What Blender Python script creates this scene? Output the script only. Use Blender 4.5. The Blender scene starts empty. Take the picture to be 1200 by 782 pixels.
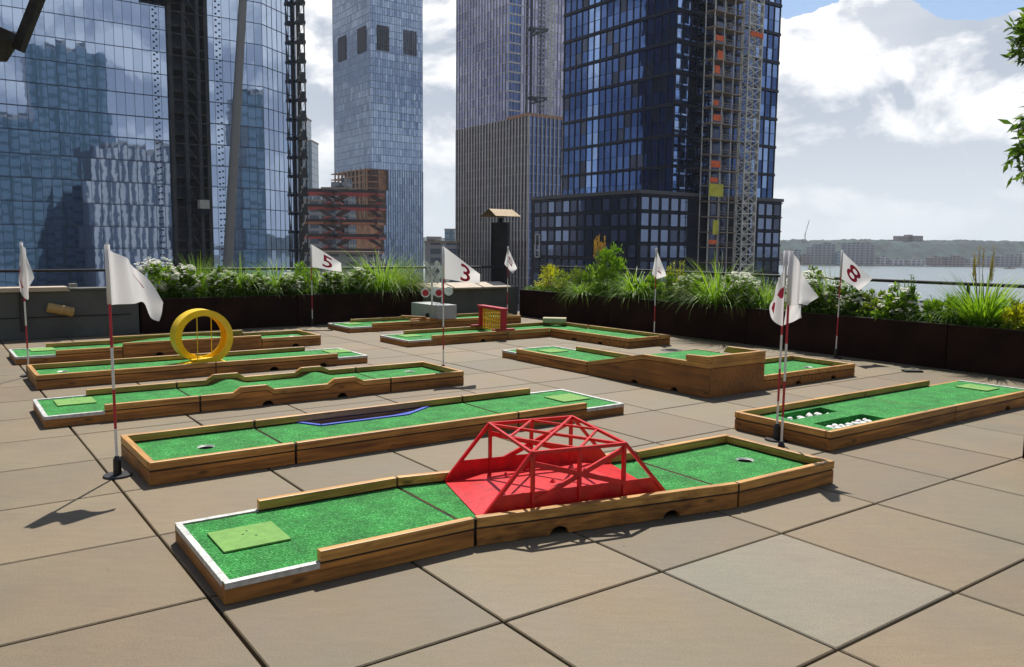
import bpy, bmesh, math, random
from mathutils import Vector, Matrix, noise
R=math.radians; PI=math.pi
rnd=random.Random(7)
scene=bpy.context.scene; COL=scene.collection

# ------------------------------------------------------------------ materials
def newmat(name):
    m=bpy.data.materials.new(name); m.use_nodes=True
    nt=m.node_tree; b=nt.nodes['Principled BSDF']
    return m,nt,b
def N(nt,t,**k):
    n=nt.nodes.new(t)
    for a,v in k.items():
        if a in n.inputs: n.inputs[a].default_value=v
        else: setattr(n,a,v)
    return n
def simple(name,col,rough=.5,metal=0,var=.12,scale=8,bump=0,bscale=60,coord='Object',spec=.5):
    m,nt,b=newmat(name)
    b.inputs['Roughness'].default_value=rough; b.inputs['Metallic'].default_value=metal
    b.inputs['Specular IOR Level'].default_value=spec
    tc=N(nt,'ShaderNodeTexCoord'); no=N(nt,'ShaderNodeTexNoise'); no.inputs['Scale'].default_value=scale; no.inputs['Detail'].default_value=5
    nt.links.new(tc.outputs[coord],no.inputs['Vector'])
    r=N(nt,'ShaderNodeMapRange'); r.inputs['From Min'].default_value=.3; r.inputs['From Max'].default_value=.7
    r.inputs['To Min'].default_value=1-var; r.inputs['To Max'].default_value=1+var
    nt.links.new(no.outputs['Fac'],r.inputs['Value'])
    h=N(nt,'ShaderNodeVectorMath',operation='SCALE'); h.inputs[0].default_value=col[:3]
    nt.links.new(r.outputs[0],h.inputs['Scale']); nt.links.new(h.outputs[0],b.inputs['Base Color'])
    if bump:
        n2=N(nt,'ShaderNodeTexNoise'); n2.inputs['Scale'].default_value=bscale; n2.inputs['Detail'].default_value=4
        nt.links.new(tc.outputs[coord],n2.inputs['Vector'])
        bp=N(nt,'ShaderNodeBump'); bp.inputs['Strength'].default_value=bump; bp.inputs['Distance'].default_value=.01
        nt.links.new(n2.outputs['Fac'],bp.inputs['Height']); nt.links.new(bp.outputs[0],b.inputs['Normal'])
    return m
def wood(name,col,dark,axis=0,rough=.55,worn=.0):
    m,nt,b=newmat(name); L=nt.links.new
    b.inputs['Roughness'].default_value=rough
    tc=N(nt,'ShaderNodeTexCoord'); geo=N(nt,'ShaderNodeNewGeometry')
    mp=N(nt,'ShaderNodeMapping'); sc=[22,22,22]; sc[axis]=1.1; mp.inputs['Scale'].default_value=sc
    off=N(nt,'ShaderNodeVectorMath',operation='SCALE'); off.inputs[0].default_value=(3.1,7.7,5.3)
    L(geo.outputs['Random Per Island'],off.inputs['Scale'])
    ad=N(nt,'ShaderNodeVectorMath',operation='ADD'); L(tc.outputs['Object'],ad.inputs[0]); L(off.outputs[0],ad.inputs[1])
    L(ad.outputs[0],mp.inputs['Vector'])
    n1=N(nt,'ShaderNodeTexNoise'); n1.inputs['Scale'].default_value=1.6; n1.inputs['Detail'].default_value=6; n1.inputs['Roughness'].default_value=.6
    L(mp.outputs[0],n1.inputs['Vector'])
    n2=N(nt,'ShaderNodeTexNoise'); n2.inputs['Scale'].default_value=2.6; n2.inputs['Detail'].default_value=4
    L(ad.outputs[0],n2.inputs['Vector'])
    cr=N(nt,'ShaderNodeValToRGB'); cr.color_ramp.elements[0].position=.34; cr.color_ramp.elements[1].position=.66
    cr.color_ramp.elements[0].color=(*dark,1); cr.color_ramp.elements[1].color=(*col,1)
    L(n1.outputs['Fac'],cr.inputs['Fac'])
    r=N(nt,'ShaderNodeMapRange'); r.inputs['From Min'].default_value=.3; r.inputs['From Max'].default_value=.7
    r.inputs['To Min'].default_value=.68; r.inputs['To Max'].default_value=1.22
    L(n2.outputs['Fac'],r.inputs['Value'])
    r2=N(nt,'ShaderNodeMapRange'); r2.inputs['To Min'].default_value=.62; r2.inputs['To Max'].default_value=1.25
    L(geo.outputs['Random Per Island'],r2.inputs['Value'])
    mu=N(nt,'ShaderNodeMath',operation='MULTIPLY'); L(r.outputs[0],mu.inputs[0]); L(r2.outputs[0],mu.inputs[1])
    # knots
    vo=N(nt,'ShaderNodeTexVoronoi'); vo.inputs['Scale'].default_value=1.0
    mp2=N(nt,'ShaderNodeMapping'); s2=[9,9,9]; s2[axis]=3.0; mp2.inputs['Scale'].default_value=s2
    L(ad.outputs[0],mp2.inputs['Vector']); L(mp2.outputs[0],vo.inputs['Vector'])
    kr=N(nt,'ShaderNodeMapRange'); kr.inputs['From Min'].default_value=.06; kr.inputs['From Max'].default_value=.16; kr.inputs['To Min'].default_value=.35; kr.inputs['To Max'].default_value=1
    L(vo.outputs['Distance'],kr.inputs['Value'])
    m2=N(nt,'ShaderNodeMath',operation='MULTIPLY'); L(mu.outputs[0],m2.inputs[0]); L(kr.outputs[0],m2.inputs[1])
    sc_=N(nt,'ShaderNodeVectorMath',operation='SCALE'); L(cr.outputs['Color'],sc_.inputs[0]); L(m2.outputs[0],sc_.inputs['Scale'])
    L(sc_.outputs[0],b.inputs['Base Color'])
    bp=N(nt,'ShaderNodeBump'); bp.inputs['Strength'].default_value=.35; bp.inputs['Distance'].default_value=.004
    L(n1.outputs['Fac'],bp.inputs['Height']); L(bp.outputs[0],b.inputs['Normal'])
    return m
M={}
M['wood_x']=wood('stained_wood_long',(.50,.205,.036),(.17,.062,.012),0)
M['wood_y']=wood('stained_wood_cross',(.50,.205,.036),(.17,.062,.012),1)
M['rail_x']=wood('rail_wood_long',(.60,.32,.075),(.28,.12,.025),0,.45)
M['rail_y']=wood('rail_wood_cross',(.60,.32,.075),(.28,.12,.025),1,.45)
M['ply']=wood('stained_plywood',(.42,.165,.03),(.24,.09,.017),0,.45)
M['trim']=simple('worn_white_trim',(.50,.50,.47),.5,.2,.3,24)
M['blue']=simple('blue_hazard_paint',(.012,.06,.42),.5,0,.1)
M['red']=simple('red_gloss_paint',(.58,.010,.012),.36,0,.22,14,.15,40)
M['darkred']=simple('dark_red_paint',(.42,.010,.028),.45,0,.15,12)
M['yellow']=simple('yellow_plastic',(.92,.60,.008),.38,0,.08,7)
M['gateyellow']=simple('yellow_bars',(.85,.46,.03),.5,0,.15,20)
M['mat']=simple('pale_green_mat',(.16,.33,.07),.85,0,.12,22,.4,300)
M['black']=simple('black_plastic_and_gap_shade',(.012,.012,.013),.45,0,.2)
M['cup']=simple('cup_inside',(.05,.05,.05),.6,0,.2)
M['cupring']=simple('pale_cup_ring',(.6,.6,.55),.4,.2,.1)
M['polewhite']=simple('white_pole',(.72,.70,.66),.4,0,.08)
M['polered']=simple('red_pole',(.42,.015,.03),.4,0,.1)
M['flagred']=simple('flag_number_red',(.48,.008,.045),.7,0,.06)
M['stone']=simple('white_marble_stone',(.75,.74,.70),.7,0,.15,40,.3)
M['box_grey']=simple('pale_grey_painted_box',(.36,.37,.36),.6,0,.1,5)
M['sign_grey']=simple('weathered_grey_sign',(.62,.66,.62),.6,0,.22,18)
M['planter']=simple('dark_bronze_planter',(.020,.0085,.006),.75,0,.45,2.2,spec=.15)
M['planter_rim']=simple('planter_rim',(.018,.012,.010),.5,.3,.25,6)
M['soil']=simple('planter_soil',(.03,.02,.013),.95,0,.3,30,.8)
M['railing']=simple('black_steel_pipe',(.02,.02,.024),.4,.5,.15)
M['parapet']=simple('grey_painted_parapet',(.085,.09,.08),.75,0,.18,2.2,.4,14)
M['coping']=simple('tan_coping_stone',(.42,.34,.25),.7,0,.12,6)
M['stack']=simple('sooty_black_steel',(.018,.019,.022),.6,.3,.3,6)
M['brass']=simple('weathered_brass',(.20,.135,.06),.6,.3,.25,9)
M['float']=simple('tan_foam_cylinder',(.42,.27,.09),.7,0,.2,14)
M['steel_dark']=simple('rusty_dark_steel',(.028,.023,.018),.7,.3,.5,12,.5)
M['steel_grey']=simple('galvanised_post',(.25,.235,.21),.6,.3,.15,9)
M['drain']=simple('cast_iron_drain',(.03,.03,.028),.6,.5,.3,40)
def turf(name,col,dark):
    m,nt,b=newmat(name); L=nt.links.new
    b.inputs['Roughness'].default_value=.75; b.inputs['Specular IOR Level'].default_value=.35
    tc=N(nt,'ShaderNodeTexCoord')
    n1=N(nt,'ShaderNodeTexNoise'); n1.inputs['Scale'].default_value=85; n1.inputs['Detail'].default_value=4; n1.inputs['Roughness'].default_value=.8
    n2=N(nt,'ShaderNodeTexNoise'); n2.inputs['Scale'].default_value=7; n2.inputs['Detail'].default_value=5
    n3=N(nt,'ShaderNodeTexVoronoi'); n3.inputs['Scale'].default_value=130
    for n in (n1,n2,n3): L(tc.outputs['Object'],n.inputs['Vector'])
    cr=N(nt,'ShaderNodeValToRGB'); e=cr.color_ramp.elements; e[0].position=.40; e[1].position=.55
    e[0].color=(*dark,1); e[1].color=(*col,1)
    x=e.new(.66); x.color=(.24,.66,.24,1)
    L(n1.outputs['Fac'],cr.inputs['Fac'])
    r=N(nt,'ShaderNodeMapRange'); r.inputs['From Min'].default_value=.3; r.inputs['From Max'].default_value=.7; r.inputs['To Min'].default_value=.70; r.inputs['To Max'].default_value=1.25
    L(n2.outputs['Fac'],r.inputs['Value'])
    s=N(nt,'ShaderNodeVectorMath',operation='SCALE'); L(cr.outputs['Color'],s.inputs[0]); L(r.outputs[0],s.inputs['Scale'])
    L(s.outputs[0],b.inputs['Base Color'])
    bp=N(nt,'ShaderNodeBump'); bp.inputs['Strength'].default_value=1; bp.inputs['Distance'].default_value=.012
    ad=N(nt,'ShaderNodeMath',operation='ADD'); L(n1.outputs['Fac'],ad.inputs[0]); L(n3.outputs['Distance'],ad.inputs[1])
    L(ad.outputs[0],bp.inputs['Height']); L(bp.outputs[0],b.inputs['Normal'])
    return m
M['turf']=turf('artificial_turf',(.034,.37,.055),(.016,.20,.027))
def leafmat(name,col,col2,trans=.45,rough=.5,tint=(1.35,1.35,.5)):
    m,nt,b=newmat(name); L=nt.links.new
    geo=N(nt,'ShaderNodeNewGeometry'); mx=N(nt,'ShaderNodeMix',data_type='RGBA')
    mx.inputs[6].default_value=(*col,1); mx.inputs[7].default_value=(*col2,1)
    L(geo.outputs['Random Per Island'],mx.inputs[0])
    L(mx.outputs[2],b.inputs['Base Color']); b.inputs['Roughness'].default_value=rough; b.inputs['Specular IOR Level'].default_value=.4
    tr=N(nt,'ShaderNodeBsdfTranslucent'); s=N(nt,'ShaderNodeVectorMath',operation='MULTIPLY'); s.inputs[1].default_value=tint
    L(mx.outputs[2],s.inputs[0]); L(s.outputs[0],tr.inputs['Color'])
    ms=N(nt,'ShaderNodeMixShader'); ms.inputs[0].default_value=trans
    L(b.outputs[0],ms.inputs[1]); L(tr.outputs[0],ms.inputs[2]); L(ms.outputs[0],nt.nodes['Material Output'].inputs['Surface'])
    return m
M['leaf_mid']=leafmat('leaf_mid_green',(.09,.20,.018),(.22,.36,.035))
M['leaf_dark']=leafmat('leaf_dark_green',(.05,.11,.018),(.12,.21,.03))
M['leaf_lime']=leafmat('leaf_lime',(.34,.38,.02),(.50,.48,.03))
M['leaf_grass']=leafmat('grass_blade',(.11,.23,.018),(.26,.41,.045))
M['leaf_olive']=leafmat('leaf_olive',(.10,.17,.022),(.24,.30,.05))
M['petal']=leafmat('cream_petal',(.80,.80,.68),(.90,.90,.86),.35,tint=(1,1,.95))
M['plume']=leafmat('orange_plume',(.48,.26,.05),(.60,.38,.10),.3)
M['straw']=leafmat('straw_stem',(.30,.25,.10),(.42,.36,.16),.3)
M['bark']=simple('grey_bark',(.08,.06,.045),.85,0,.3,12,.6)
m,nt,b=newmat('flag_cloth'); b.inputs['Base Color'].default_value=(.80,.79,.79,1); b.inputs['Roughness'].default_value=.8
tr=N(nt,'ShaderNodeBsdfTranslucent'); tr.inputs['Color'].default_value=(.78,.76,.76,1)
ms=N(nt,'ShaderNodeMixShader'); ms.inputs[0].default_value=.42
nt.links.new(b.outputs[0],ms.inputs[1]); nt.links.new(tr.outputs[0],ms.inputs[2]); nt.links.new(ms.outputs[0],nt.nodes['Material Output'].inputs['Surface'])
M['cloth']=m
# paver
def paver(name,c1,c2,gl=.0):
    m,nt,b=newmat(name); L=nt.links.new
    tc=N(nt,'ShaderNodeTexCoord'); geo=N(nt,'ShaderNodeNewGeometry')
    mx=N(nt,'ShaderNodeMix',data_type='RGBA'); mx.inputs[6].default_value=(*c1,1); mx.inputs[7].default_value=(*c2,1)
    L(geo.outputs['Random Per Island'],mx.inputs[0])
    n1=N(nt,'ShaderNodeTexNoise'); n1.inputs['Scale'].default_value=1.7; n1.inputs['Detail'].default_value=7; n1.inputs['Roughness'].default_value=.6
    n2=N(nt,'ShaderNodeTexNoise'); n2.inputs['Scale'].default_value=150; n2.inputs['Detail'].default_value=3
    n3=N(nt,'ShaderNodeTexVoronoi'); n3.inputs['Scale'].default_value=9
    n4=N(nt,'ShaderNodeTexNoise'); n4.inputs['Scale'].default_value=14; n4.inputs['Detail'].default_value=8; n4.inputs['Roughness'].default_value=.75
    mpx=N(nt,'ShaderNodeMapping'); mpx.inputs['Rotation'].default_value=(0,0,.6); mpx.inputs['Scale'].default_value=(.35,1.6,1)
    L(tc.outputs['Object'],mpx.inputs['Vector']); L(mpx.outputs[0],n4.inputs['Vector'])
    for n in (n1,n2,n3): L(tc.outputs['Object'],n.inputs['Vector'])
    def mr(src,a,bb,c,d):
        r=N(nt,'ShaderNodeMapRange'); r.inputs['From Min'].default_value=a; r.inputs['From Max'].default_value=bb; r.inputs['To Min'].default_value=c; r.inputs['To Max'].default_value=d
        L(src,r.inputs['Value']); return r.outputs[0]
    a=mr(n1.outputs['Fac'],.3,.7,.84,1.14); c=mr(n2.outputs['Fac'],.3,.7,.80,1.18); d=mr(n3.outputs['Distance'],.02,.055,1.35,1.0); e=mr(n4.outputs['Fac'],.3,.72,.88,1.1)
    n6=N(nt,'ShaderNodeTexNoise'); n6.inputs['Scale'].default_value=5.5; n6.inputs['Detail'].default_value=9; n6.inputs['Roughness'].default_value=.8; n6.inputs['Distortion'].default_value=.6; L(tc.outputs['Object'],n6.inputs['Vector'])
    st=mr(n6.outputs['Fac'],.60,.70,1.0,.80)
    n7=N(nt,'ShaderNodeTexVoronoi'); n7.inputs['Scale'].default_value=2.3; L(tc.outputs['Object'],n7.inputs['Vector']); sp_=mr(n7.outputs['Distance'],.012,.022,.45,1.0)
    p=a
    for q in (c,d,e,st,sp_):
        mu=N(nt,'ShaderNodeMath',operation='MULTIPLY'); L(p,mu.inputs[0]); L(q,mu.inputs[1]); p=mu.outputs[0]
    n5=N(nt,'ShaderNodeTexNoise'); n5.inputs['Scale'].default_value=.8; n5.inputs['Detail'].default_value=4; L(tc.outputs['Object'],n5.inputs['Vector'])
    tn=N(nt,'ShaderNodeMix',data_type='RGBA'); tn.inputs[6].default_value=(.94,1.0,.98,1); tn.inputs[7].default_value=(1.06,.995,.92,1); L(mr(n5.outputs['Fac'],.35,.65,0,1),tn.inputs[0])
    tm=N(nt,'ShaderNodeVectorMath',operation='MULTIPLY'); L(mx.outputs[2],tm.inputs[0]); L(tn.outputs[2],tm.inputs[1])
    s=N(nt,'ShaderNodeVectorMath',operation='SCALE'); L(tm.outputs[0],s.inputs[0]); L(p,s.inputs['Scale'])
    L(s.outputs[0],b.inputs['Base Color'])
    L(mr(n1.outputs['Fac'],.3,.7,.62,.78),b.inputs['Roughness'])
    bp=N(nt,'ShaderNodeBump'); bp.inputs['Strength'].default_value=.25; bp.inputs['Distance'].default_value=.003
    L(n2.outputs['Fac'],bp.inputs['Height']); L(bp.outputs[0],b.inputs['Normal'])
    return m
M['paver']=paver('concrete_paver',(.148,.113,.068),(.186,.143,.086))
M['paver_pale']=paver('pale_replacement_paver',(.190,.165,.120),(.190,.165,.120))
M['joint']=simple('joint_shadow_gap',(.02,.017,.014),.95,0,.3,20)
# glass
def glass(name,c1,c2,rough=.04,metal=.85,sc=.05):
    m,nt,b=newmat(name); L=nt.links.new
    geo=N(nt,'ShaderNodeNewGeometry'); mx=N(nt,'ShaderNodeMix',data_type='RGBA')
    mx.inputs[6].default_value=(*c1,1); mx.inputs[7].default_value=(*c2,1)
    L(geo.outputs['Random Per Island'],mx.inputs[0]); L(mx.outputs[2],b.inputs['Base Color'])
    b.inputs['Metallic'].default_value=metal; b.inputs['Roughness'].default_value=rough
    tc=N(nt,'ShaderNodeTexCoord'); n=N(nt,'ShaderNodeTexNoise'); n.inputs['Scale'].default_value=.35; n.inputs['Detail'].default_value=2
    L(tc.outputs['Object'],n.inputs['Vector'])
    bp=N(nt,'ShaderNodeBump'); bp.inputs['Strength'].default_value=.5; bp.inputs['Distance'].default_value=sc
    L(n.outputs['Fac'],bp.inputs['Height']); L(bp.outputs[0],b.inputs['Normal'])
    return m
M['glass_b1']=glass('blue_reflective_glass',(.27,.345,.48),(.33,.41,.55),.02,.95,.010)
M['glass_b2']=glass('pale_blue_glass',(.13,.18,.29),(.22,.29,.41),.05,.9,.03)
M['glass_b3']=glass('violet_grey_glass',(.12,.13,.23),(.26,.27,.39),.08,.88,.03)
M['glass_b4']=glass('navy_glass',(.024,.052,.15),(.05,.095,.23),.03,.9,.02)
M['glass_b4_reflect']=glass('navy_glass_painted_reflection',(.12,.22,.48),(.24,.34,.55),.05,.85,.04)  # brighter tint puts a bright blue reflection into chosen panes
M['glass_dim']=glass('dark_interior_glass',(.008,.014,.035),(.04,.055,.10),.10,.6,.03)
M['glass_pod']=glass('podium_window_glass',(.03,.05,.11),(.15,.19,.29),.06,.8,.03)
M['mull_b1']=simple('steel_blue_mullion',(.045,.06,.10),.4,.4,.1,.2)
M['mull_b2']=simple('blue_grey_mullion',(.12,.15,.20),.4,.3,.1,.2)
M['fin_b3']=simple('pale_metal_fin',(.45,.41,.38),.45,.3,.12,.2)
M['fin_b3low']=simple('bronze_fin',(.52,.43,.34),.45,.3,.15,.2)
M['mull_b4']=simple('navy_mullion',(.004,.008,.024),.5,0,.2,.2,spec=.25)
M['pod_b4']=simple('near_black_panel',(.006,.009,.020),.6,0,.2,.3,spec=.2)
M['concrete']=simple('raw_concrete',(.30,.22,.15),.85,0,.25,.3)
M['concrete_brown']=simple('brown_formwork',(.42,.19,.08),.85,0,.4,.25)
M['orange_net']=simple('orange_safety_net',(.75,.13,.03),.8,0,.25,.8)
M['yellow_net']=simple('yellow_green_panel',(.55,.50,.05),.8,0,.25,.8)
M['lattice']=simple('pale_lattice_steel',(.62,.58,.50),.6,.1,.15,.5)
M['bracket']=simple('grey_green_bracket',(.13,.135,.11),.7,.3,.3,.5)
M['scaf']=simple('dark_scaffold',(.05,.05,.048),.7,.3,.4,.3)
M['copper']=simple('copper_soffit',(.48,.07,.055),.45,.2,.25,.1)
M['copper_dark']=simple('dark_bronze_stair',(.045,.025,.022),.5,.3,.3,.1)
M['copper_orange']=simple('orange_copper_edge',(.50,.20,.10),.4,.5,.2,.1)
def windows_mat(name,wall,win,sx,sz,rough=.7,fr=.25):
    m,nt,b=newmat(name); L=nt.links.new
    tc=N(nt,'ShaderNodeTexCoord'); sp=N(nt,'ShaderNodeSeparateXYZ'); L(tc.outputs['Object'],sp.inputs[0])
    def band(src,per,w):
        d=N(nt,'ShaderNodeMath',operation='DIVIDE'); L(src,d.inputs[0]); d.inputs[1].default_value=per
        f=N(nt,'ShaderNodeMath',operation='FRACT'); L(d.outputs[0],f.inputs[0])
        g=N(nt,'ShaderNodeMath',operation='GREATER_THAN'); L(f.outputs[0],g.inputs[0]); g.inputs[1].default_value=w; return g.outputs[0]
    ad=N(nt,'ShaderNodeMath',operation='ADD'); L(sp.outputs[0],ad.inputs[0]); L(sp.outputs[1],ad.inputs[1])
    a=band(ad.outputs[0],sx,fr+.1); c=band(sp.outputs[2],sz,fr+.15)
    mu=N(nt,'ShaderNodeMath',operation='MULTIPLY'); L(a,mu.inputs[0]); L(c,mu.inputs[1])
    mx=N(nt,'ShaderNodeMix',data_type='RGBA'); mx.inputs[6].default_value=(*wall,1); mx.inputs[7].default_value=(*win,1)
    L(mu.outputs[0],mx.inputs[0]); L(mx.outputs[2],b.inputs['Base Color']); b.inputs['Roughness'].default_value=rough
    return m
M['far_brick']=windows_mat('far_brick_facade',(.26,.19,.15),(.06,.07,.09),6,4)
M['far_grey']=windows_mat('far_grey_facade',(.30,.29,.28),(.07,.09,.12),7,4)
M['far_white']=windows_mat('far_pale_facade',(.48,.46,.43),(.10,.12,.16),8,4)
M['stripes']=windows_mat('pale_fin_facade',(.55,.55,.54),(.10,.13,.18),3.6,-1e5,.7,.36)
M['far_glass']=windows_mat('far_teal_facade',(.08,.14,.17),(.16,.24,.30),9,5,.25,.12)

# ------------------------------------------------------------------ helpers
def tag(o,label=None,cat=None,group=None,kind=None):
    if label: o['label']=label
    if cat: o['category']=cat
    if group: o['group']=group
    if kind: o['kind']=kind
    return o
def thing(name,label,cat,loc=(0,0,0),rz=0,group=None):
    o=bpy.data.objects.new(name,None); o.location=loc; o.rotation_euler=(0,0,rz); o.empty_display_size=.2
    COL.objects.link(o); return tag(o,label,cat,group)
def mk(name,bm,mats,parent=None,smooth=False,bevel=0,autos=False):
    me=bpy.data.meshes.new(name); bm.normal_update(); bm.to_mesh(me); bm.free()
    for m in (mats if isinstance(mats,(list,tuple)) else [mats]): me.materials.append(M[m] if isinstance(m,str) else m)
    if smooth:
        for p in me.polygons: p.use_smooth=True
    o=bpy.data.objects.new(name,me); COL.objects.link(o)
    if parent: o.parent=parent
    if bevel:
        md=o.modifiers.new('bevel','BEVEL'); md.width=bevel; md.segments=2; md.limit_method='ANGLE'; md.angle_limit=R(35)
    return o
def BM(): return bmesh.new()
def box(bm,c,s,rz=0,mi=0,rx=0,ry=0):
    mt=Matrix.Translation(c)@Matrix.Rotation(rz,4,'Z')@Matrix.Rotation(ry,4,'Y')@Matrix.Rotation(rx,4,'X')@Matrix.Diagonal((s[0],s[1],s[2],1))
    r=bmesh.ops.create_cube(bm,size=1,matrix=mt)
    for f in {f for v in r['verts'] for f in v.link_faces}: f.material_index=mi
    return r['verts']
def bar(bm,p,q,w,h=None,mi=0,up=(0,0,1)):
    p=Vector(p);q=Vector(q);d=q-p;L=d.length
    if L<1e-6: return
    d/=L; upv=Vector(up)
    if abs(d.dot(upv))>.98: upv=Vector((1,0,0))
    s=d.cross(upv).normalized(); t=s.cross(d)
    mt=Matrix(((d.x,s.x,t.x,0),(d.y,s.y,t.y,0),(d.z,s.z,t.z,0),(0,0,0,1)))
    mt=Matrix.Translation((p+q)/2)@mt@Matrix.Diagonal((L,w,h or w,1))
    r=bmesh.ops.create_cube(bm,size=1,matrix=mt)
    for f in {f for v in r['verts'] for f in v.link_faces}: f.material_index=mi
def cyl(bm,p,q,r,r2=None,seg=16,mi=0,caps=True):
    p=Vector(p);q=Vector(q);d=q-p;L=d.length
    rot=d.to_track_quat('Z','Y').to_matrix().to_4x4()
    res=bmesh.ops.create_cone(bm,cap_ends=caps,segments=seg,radius1=r,radius2=r if r2 is None else r2,depth=L,matrix=Matrix.Translation((p+q)/2)@rot)
    for f in {f for v in res['verts'] for f in v.link_faces}: f.material_index=mi
def quad(bm,pts,mi=0):
    f=bm.faces.new([bm.verts.new(p) for p in pts]); f.material_index=mi; return f
def prism(bm,poly,P0,d,n,thick,mi=0):
    """poly of (s,z) in the vertical plane through P0 along d; extruded by thick along n"""
    P0=Vector(P0);d=Vector(d);n=Vector(n)
    A=[bm.verts.new((P0.x+d.x*s,P0.y+d.y*s,z)) for s,z in poly]
    B=[bm.verts.new((P0.x+d.x*s+n.x*thick,P0.y+d.y*s+n.y*thick,z)) for s,z in poly]
    k=len(poly); fs=[bm.faces.new(A),bm.faces.new(B[::-1])]
    for i in range(k): fs.append(bm.faces.new((A[i],B[i],B[(i+1)%k],A[(i+1)%k])))
    bmesh.ops.recalc_face_normals(bm,faces=fs)
    for f in fs: f.material_index=mi
def interp(prof,s):
    if s<=prof[0][0]: return prof[0][1]
    for (a,x),(b_,y) in zip(prof,prof[1:]):
        if s<=b_: return x+(y-x)*(s-a)/max(1e-9,b_-a)
    return prof[-1][1]

# ------------------------------------------------------------------ mini golf courses
TZ=.09; RH=.052
def course(label,loc,ang): return thing('minigolf_course',label,'minigolf course',(loc[0],loc[1],0),R(ang),'wooden minigolf courses on the terrace')
def section(par,Q,rails={},prof={},notch={},trims=(),zf=None,holes=(),cup=None,base=.088,ply=False,turf_inset=.03,rail_h=RH,noboard=()):
    """Q: 4 ccw corners (local). edge i: Q[i]->Q[i+1]. rails[i]=(s0,s1) fractions in m; prof[i]=top line [(s,z)] of the rail top"""
    bm=BM(); TH=.036
    for i in range(4):
        if i in noboard: continue
        P=Vector((*Q[i],0));E=Vector((*Q[(i+1)%4],0)); L=(E-P).length; d=(E-P)/L; n=Vector((-d.y,d.x,0))
        pr=prof.get(i); s0=0; s1=L
        if i in (1,3): P=P+d*(TH+.001); L-=2*TH+.002     # cross boards butt between the long ones
        top=[(0,base),(L,base)] if not pr else [(0,interp(pr,0)-rail_h-.006)]+[(s,z-rail_h-.006) for s,z in pr if 0<s<L]+[(L,interp(pr,L)-rail_h-.006)]
        low=[(0,.0015)]
        for c in notch.get(i,()):
            low+=[(c-.055,.0015)]+[(c-.055*math.cos(a*PI/8),.0015+.042*math.sin(a*PI/8)) for a in range(1,8)]+[(c+.055,.0015)]
        low.append((L,.0015))
        poly=low+top[::-1]
        prism(bm,poly,P,d,n,TH,(2 if ply else (0 if i in (0,2) else 1)))
        if i in rails:
            r0_,r1_=rails[i]; r1_=min(L,(r1_ or 99)-(0 if i in (0,2) else .037)); r0_=max(0,r0_-(0 if i in (0,2) else .037)); ff=(lambda q: base) if not pr else (lambda q: interp(pr,q)-rail_h-.006)
            pp=[r0_+.002]+([q for q,_ in pr if r0_+.002<q<r1_-.002] if pr else [])+[r1_-.002]
            prism(bm,[(q,ff(q)+.0004) for q in pp]+[(q,ff(q)+(.0095 if not pr else .0055)) for q in pp[::-1]],P+n*.005,d,n,TH-.010,3)  # black strip stands in for the shadow line in the seam below the rail
    for i in (1,3):
        if i in rails or i in noboard or i in prof or ('t',i) in trims: continue
        P=Vector((*Q[i],0));E=Vector((*Q[(i+1)%4],0)); L=(E-P).length; d=(E-P)/L; n=Vector((-d.y,d.x,0))
        prism(bm,[(.012,.003),(L-.012,.003),(L-.012,.084),(.012,.084)],P-n*.0065,d,n,.030,3)  # black filler stands in for the shade inside the joint between sections
        for q0,q1 in ((.002,.032),(L-.032,L-.002)): prism(bm,[(q0,.085),(q1,.085),(q1,.143),(q0,.143)],P-n*.0062,d,n,.006,3)  # same black fill painted as shade in the gap between rail ends
    sec=mk('section',bm,['wood_x','wood_y','ply','black'],par,bevel=.0015)
    # turf
    cx=sum(q[0] for q in Q)/4; cy=sum(q[1] for q in Q)/4
    def lerp2(s,t):
        a=Vector(Q[0]).lerp(Vector(Q[1]),s); b_=Vector(Q[3]).lerp(Vector(Q[2]),s); return a.lerp(b_,t)
    W=(Vector(Q[3])-Vector(Q[0])).length; LL=(Vector(Q[1])-Vector(Q[0])).length
    ti=.0375/W; tl=.002/LL
    sl=[tl,1-tl]
    for k,i in ((0,3),(1,1)):
        if i in rails or i in prof: sl[k]=(.0375/LL) if k==0 else 1-.0375/LL
        elif ('t',i) in trims: sl[k]=(.03/LL) if k==0 else 1-.03/LL
    bm=BM()
    if holes or cup:
        loops=[[lerp2(sl[0],ti),lerp2(sl[1],ti),lerp2(sl[1],1-ti),lerp2(sl[0],1-ti)]]
        for h in holes: loops.append([Vector(p) for p in h])
        if cup: loops.append([Vector((cup[0]+.054*math.cos(a*PI/12),cup[1]+.054*math.sin(a*PI/12))) for a in range(24)])
        eds=[]
        for lp in loops:
            vs=[bm.verts.new((p[0],p[1],TZ)) for p in lp]
            eds+=[bm.edges.new((vs[j],vs[(j+1)%len(vs)])) for j in range(len(vs))]
        bmesh.ops.triangle_fill(bm,edges=eds,use_beauty=True,use_dissolve=False)
        for f in bm.faces:
            if f.normal.z<0: f.normal_flip()
    else:
        nu=48 if zf else 1; grid=[]
        for j in range(nu+1):
            s=sl[0]+(sl[1]-sl[0])*j/nu
            row=[]
            for t in (ti,1-ti):
                p=lerp2(s,t); z=TZ if not zf else zf(s*LL)
                row.append(bm.verts.new((p.x,p.y,z)))
            grid.append(row)
        for j in range(nu): bm.faces.new((grid[j][0],grid[j+1][0],grid[j+1][1],grid[j][1]))
    mk('turf',bm,'turf',sec)
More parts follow.
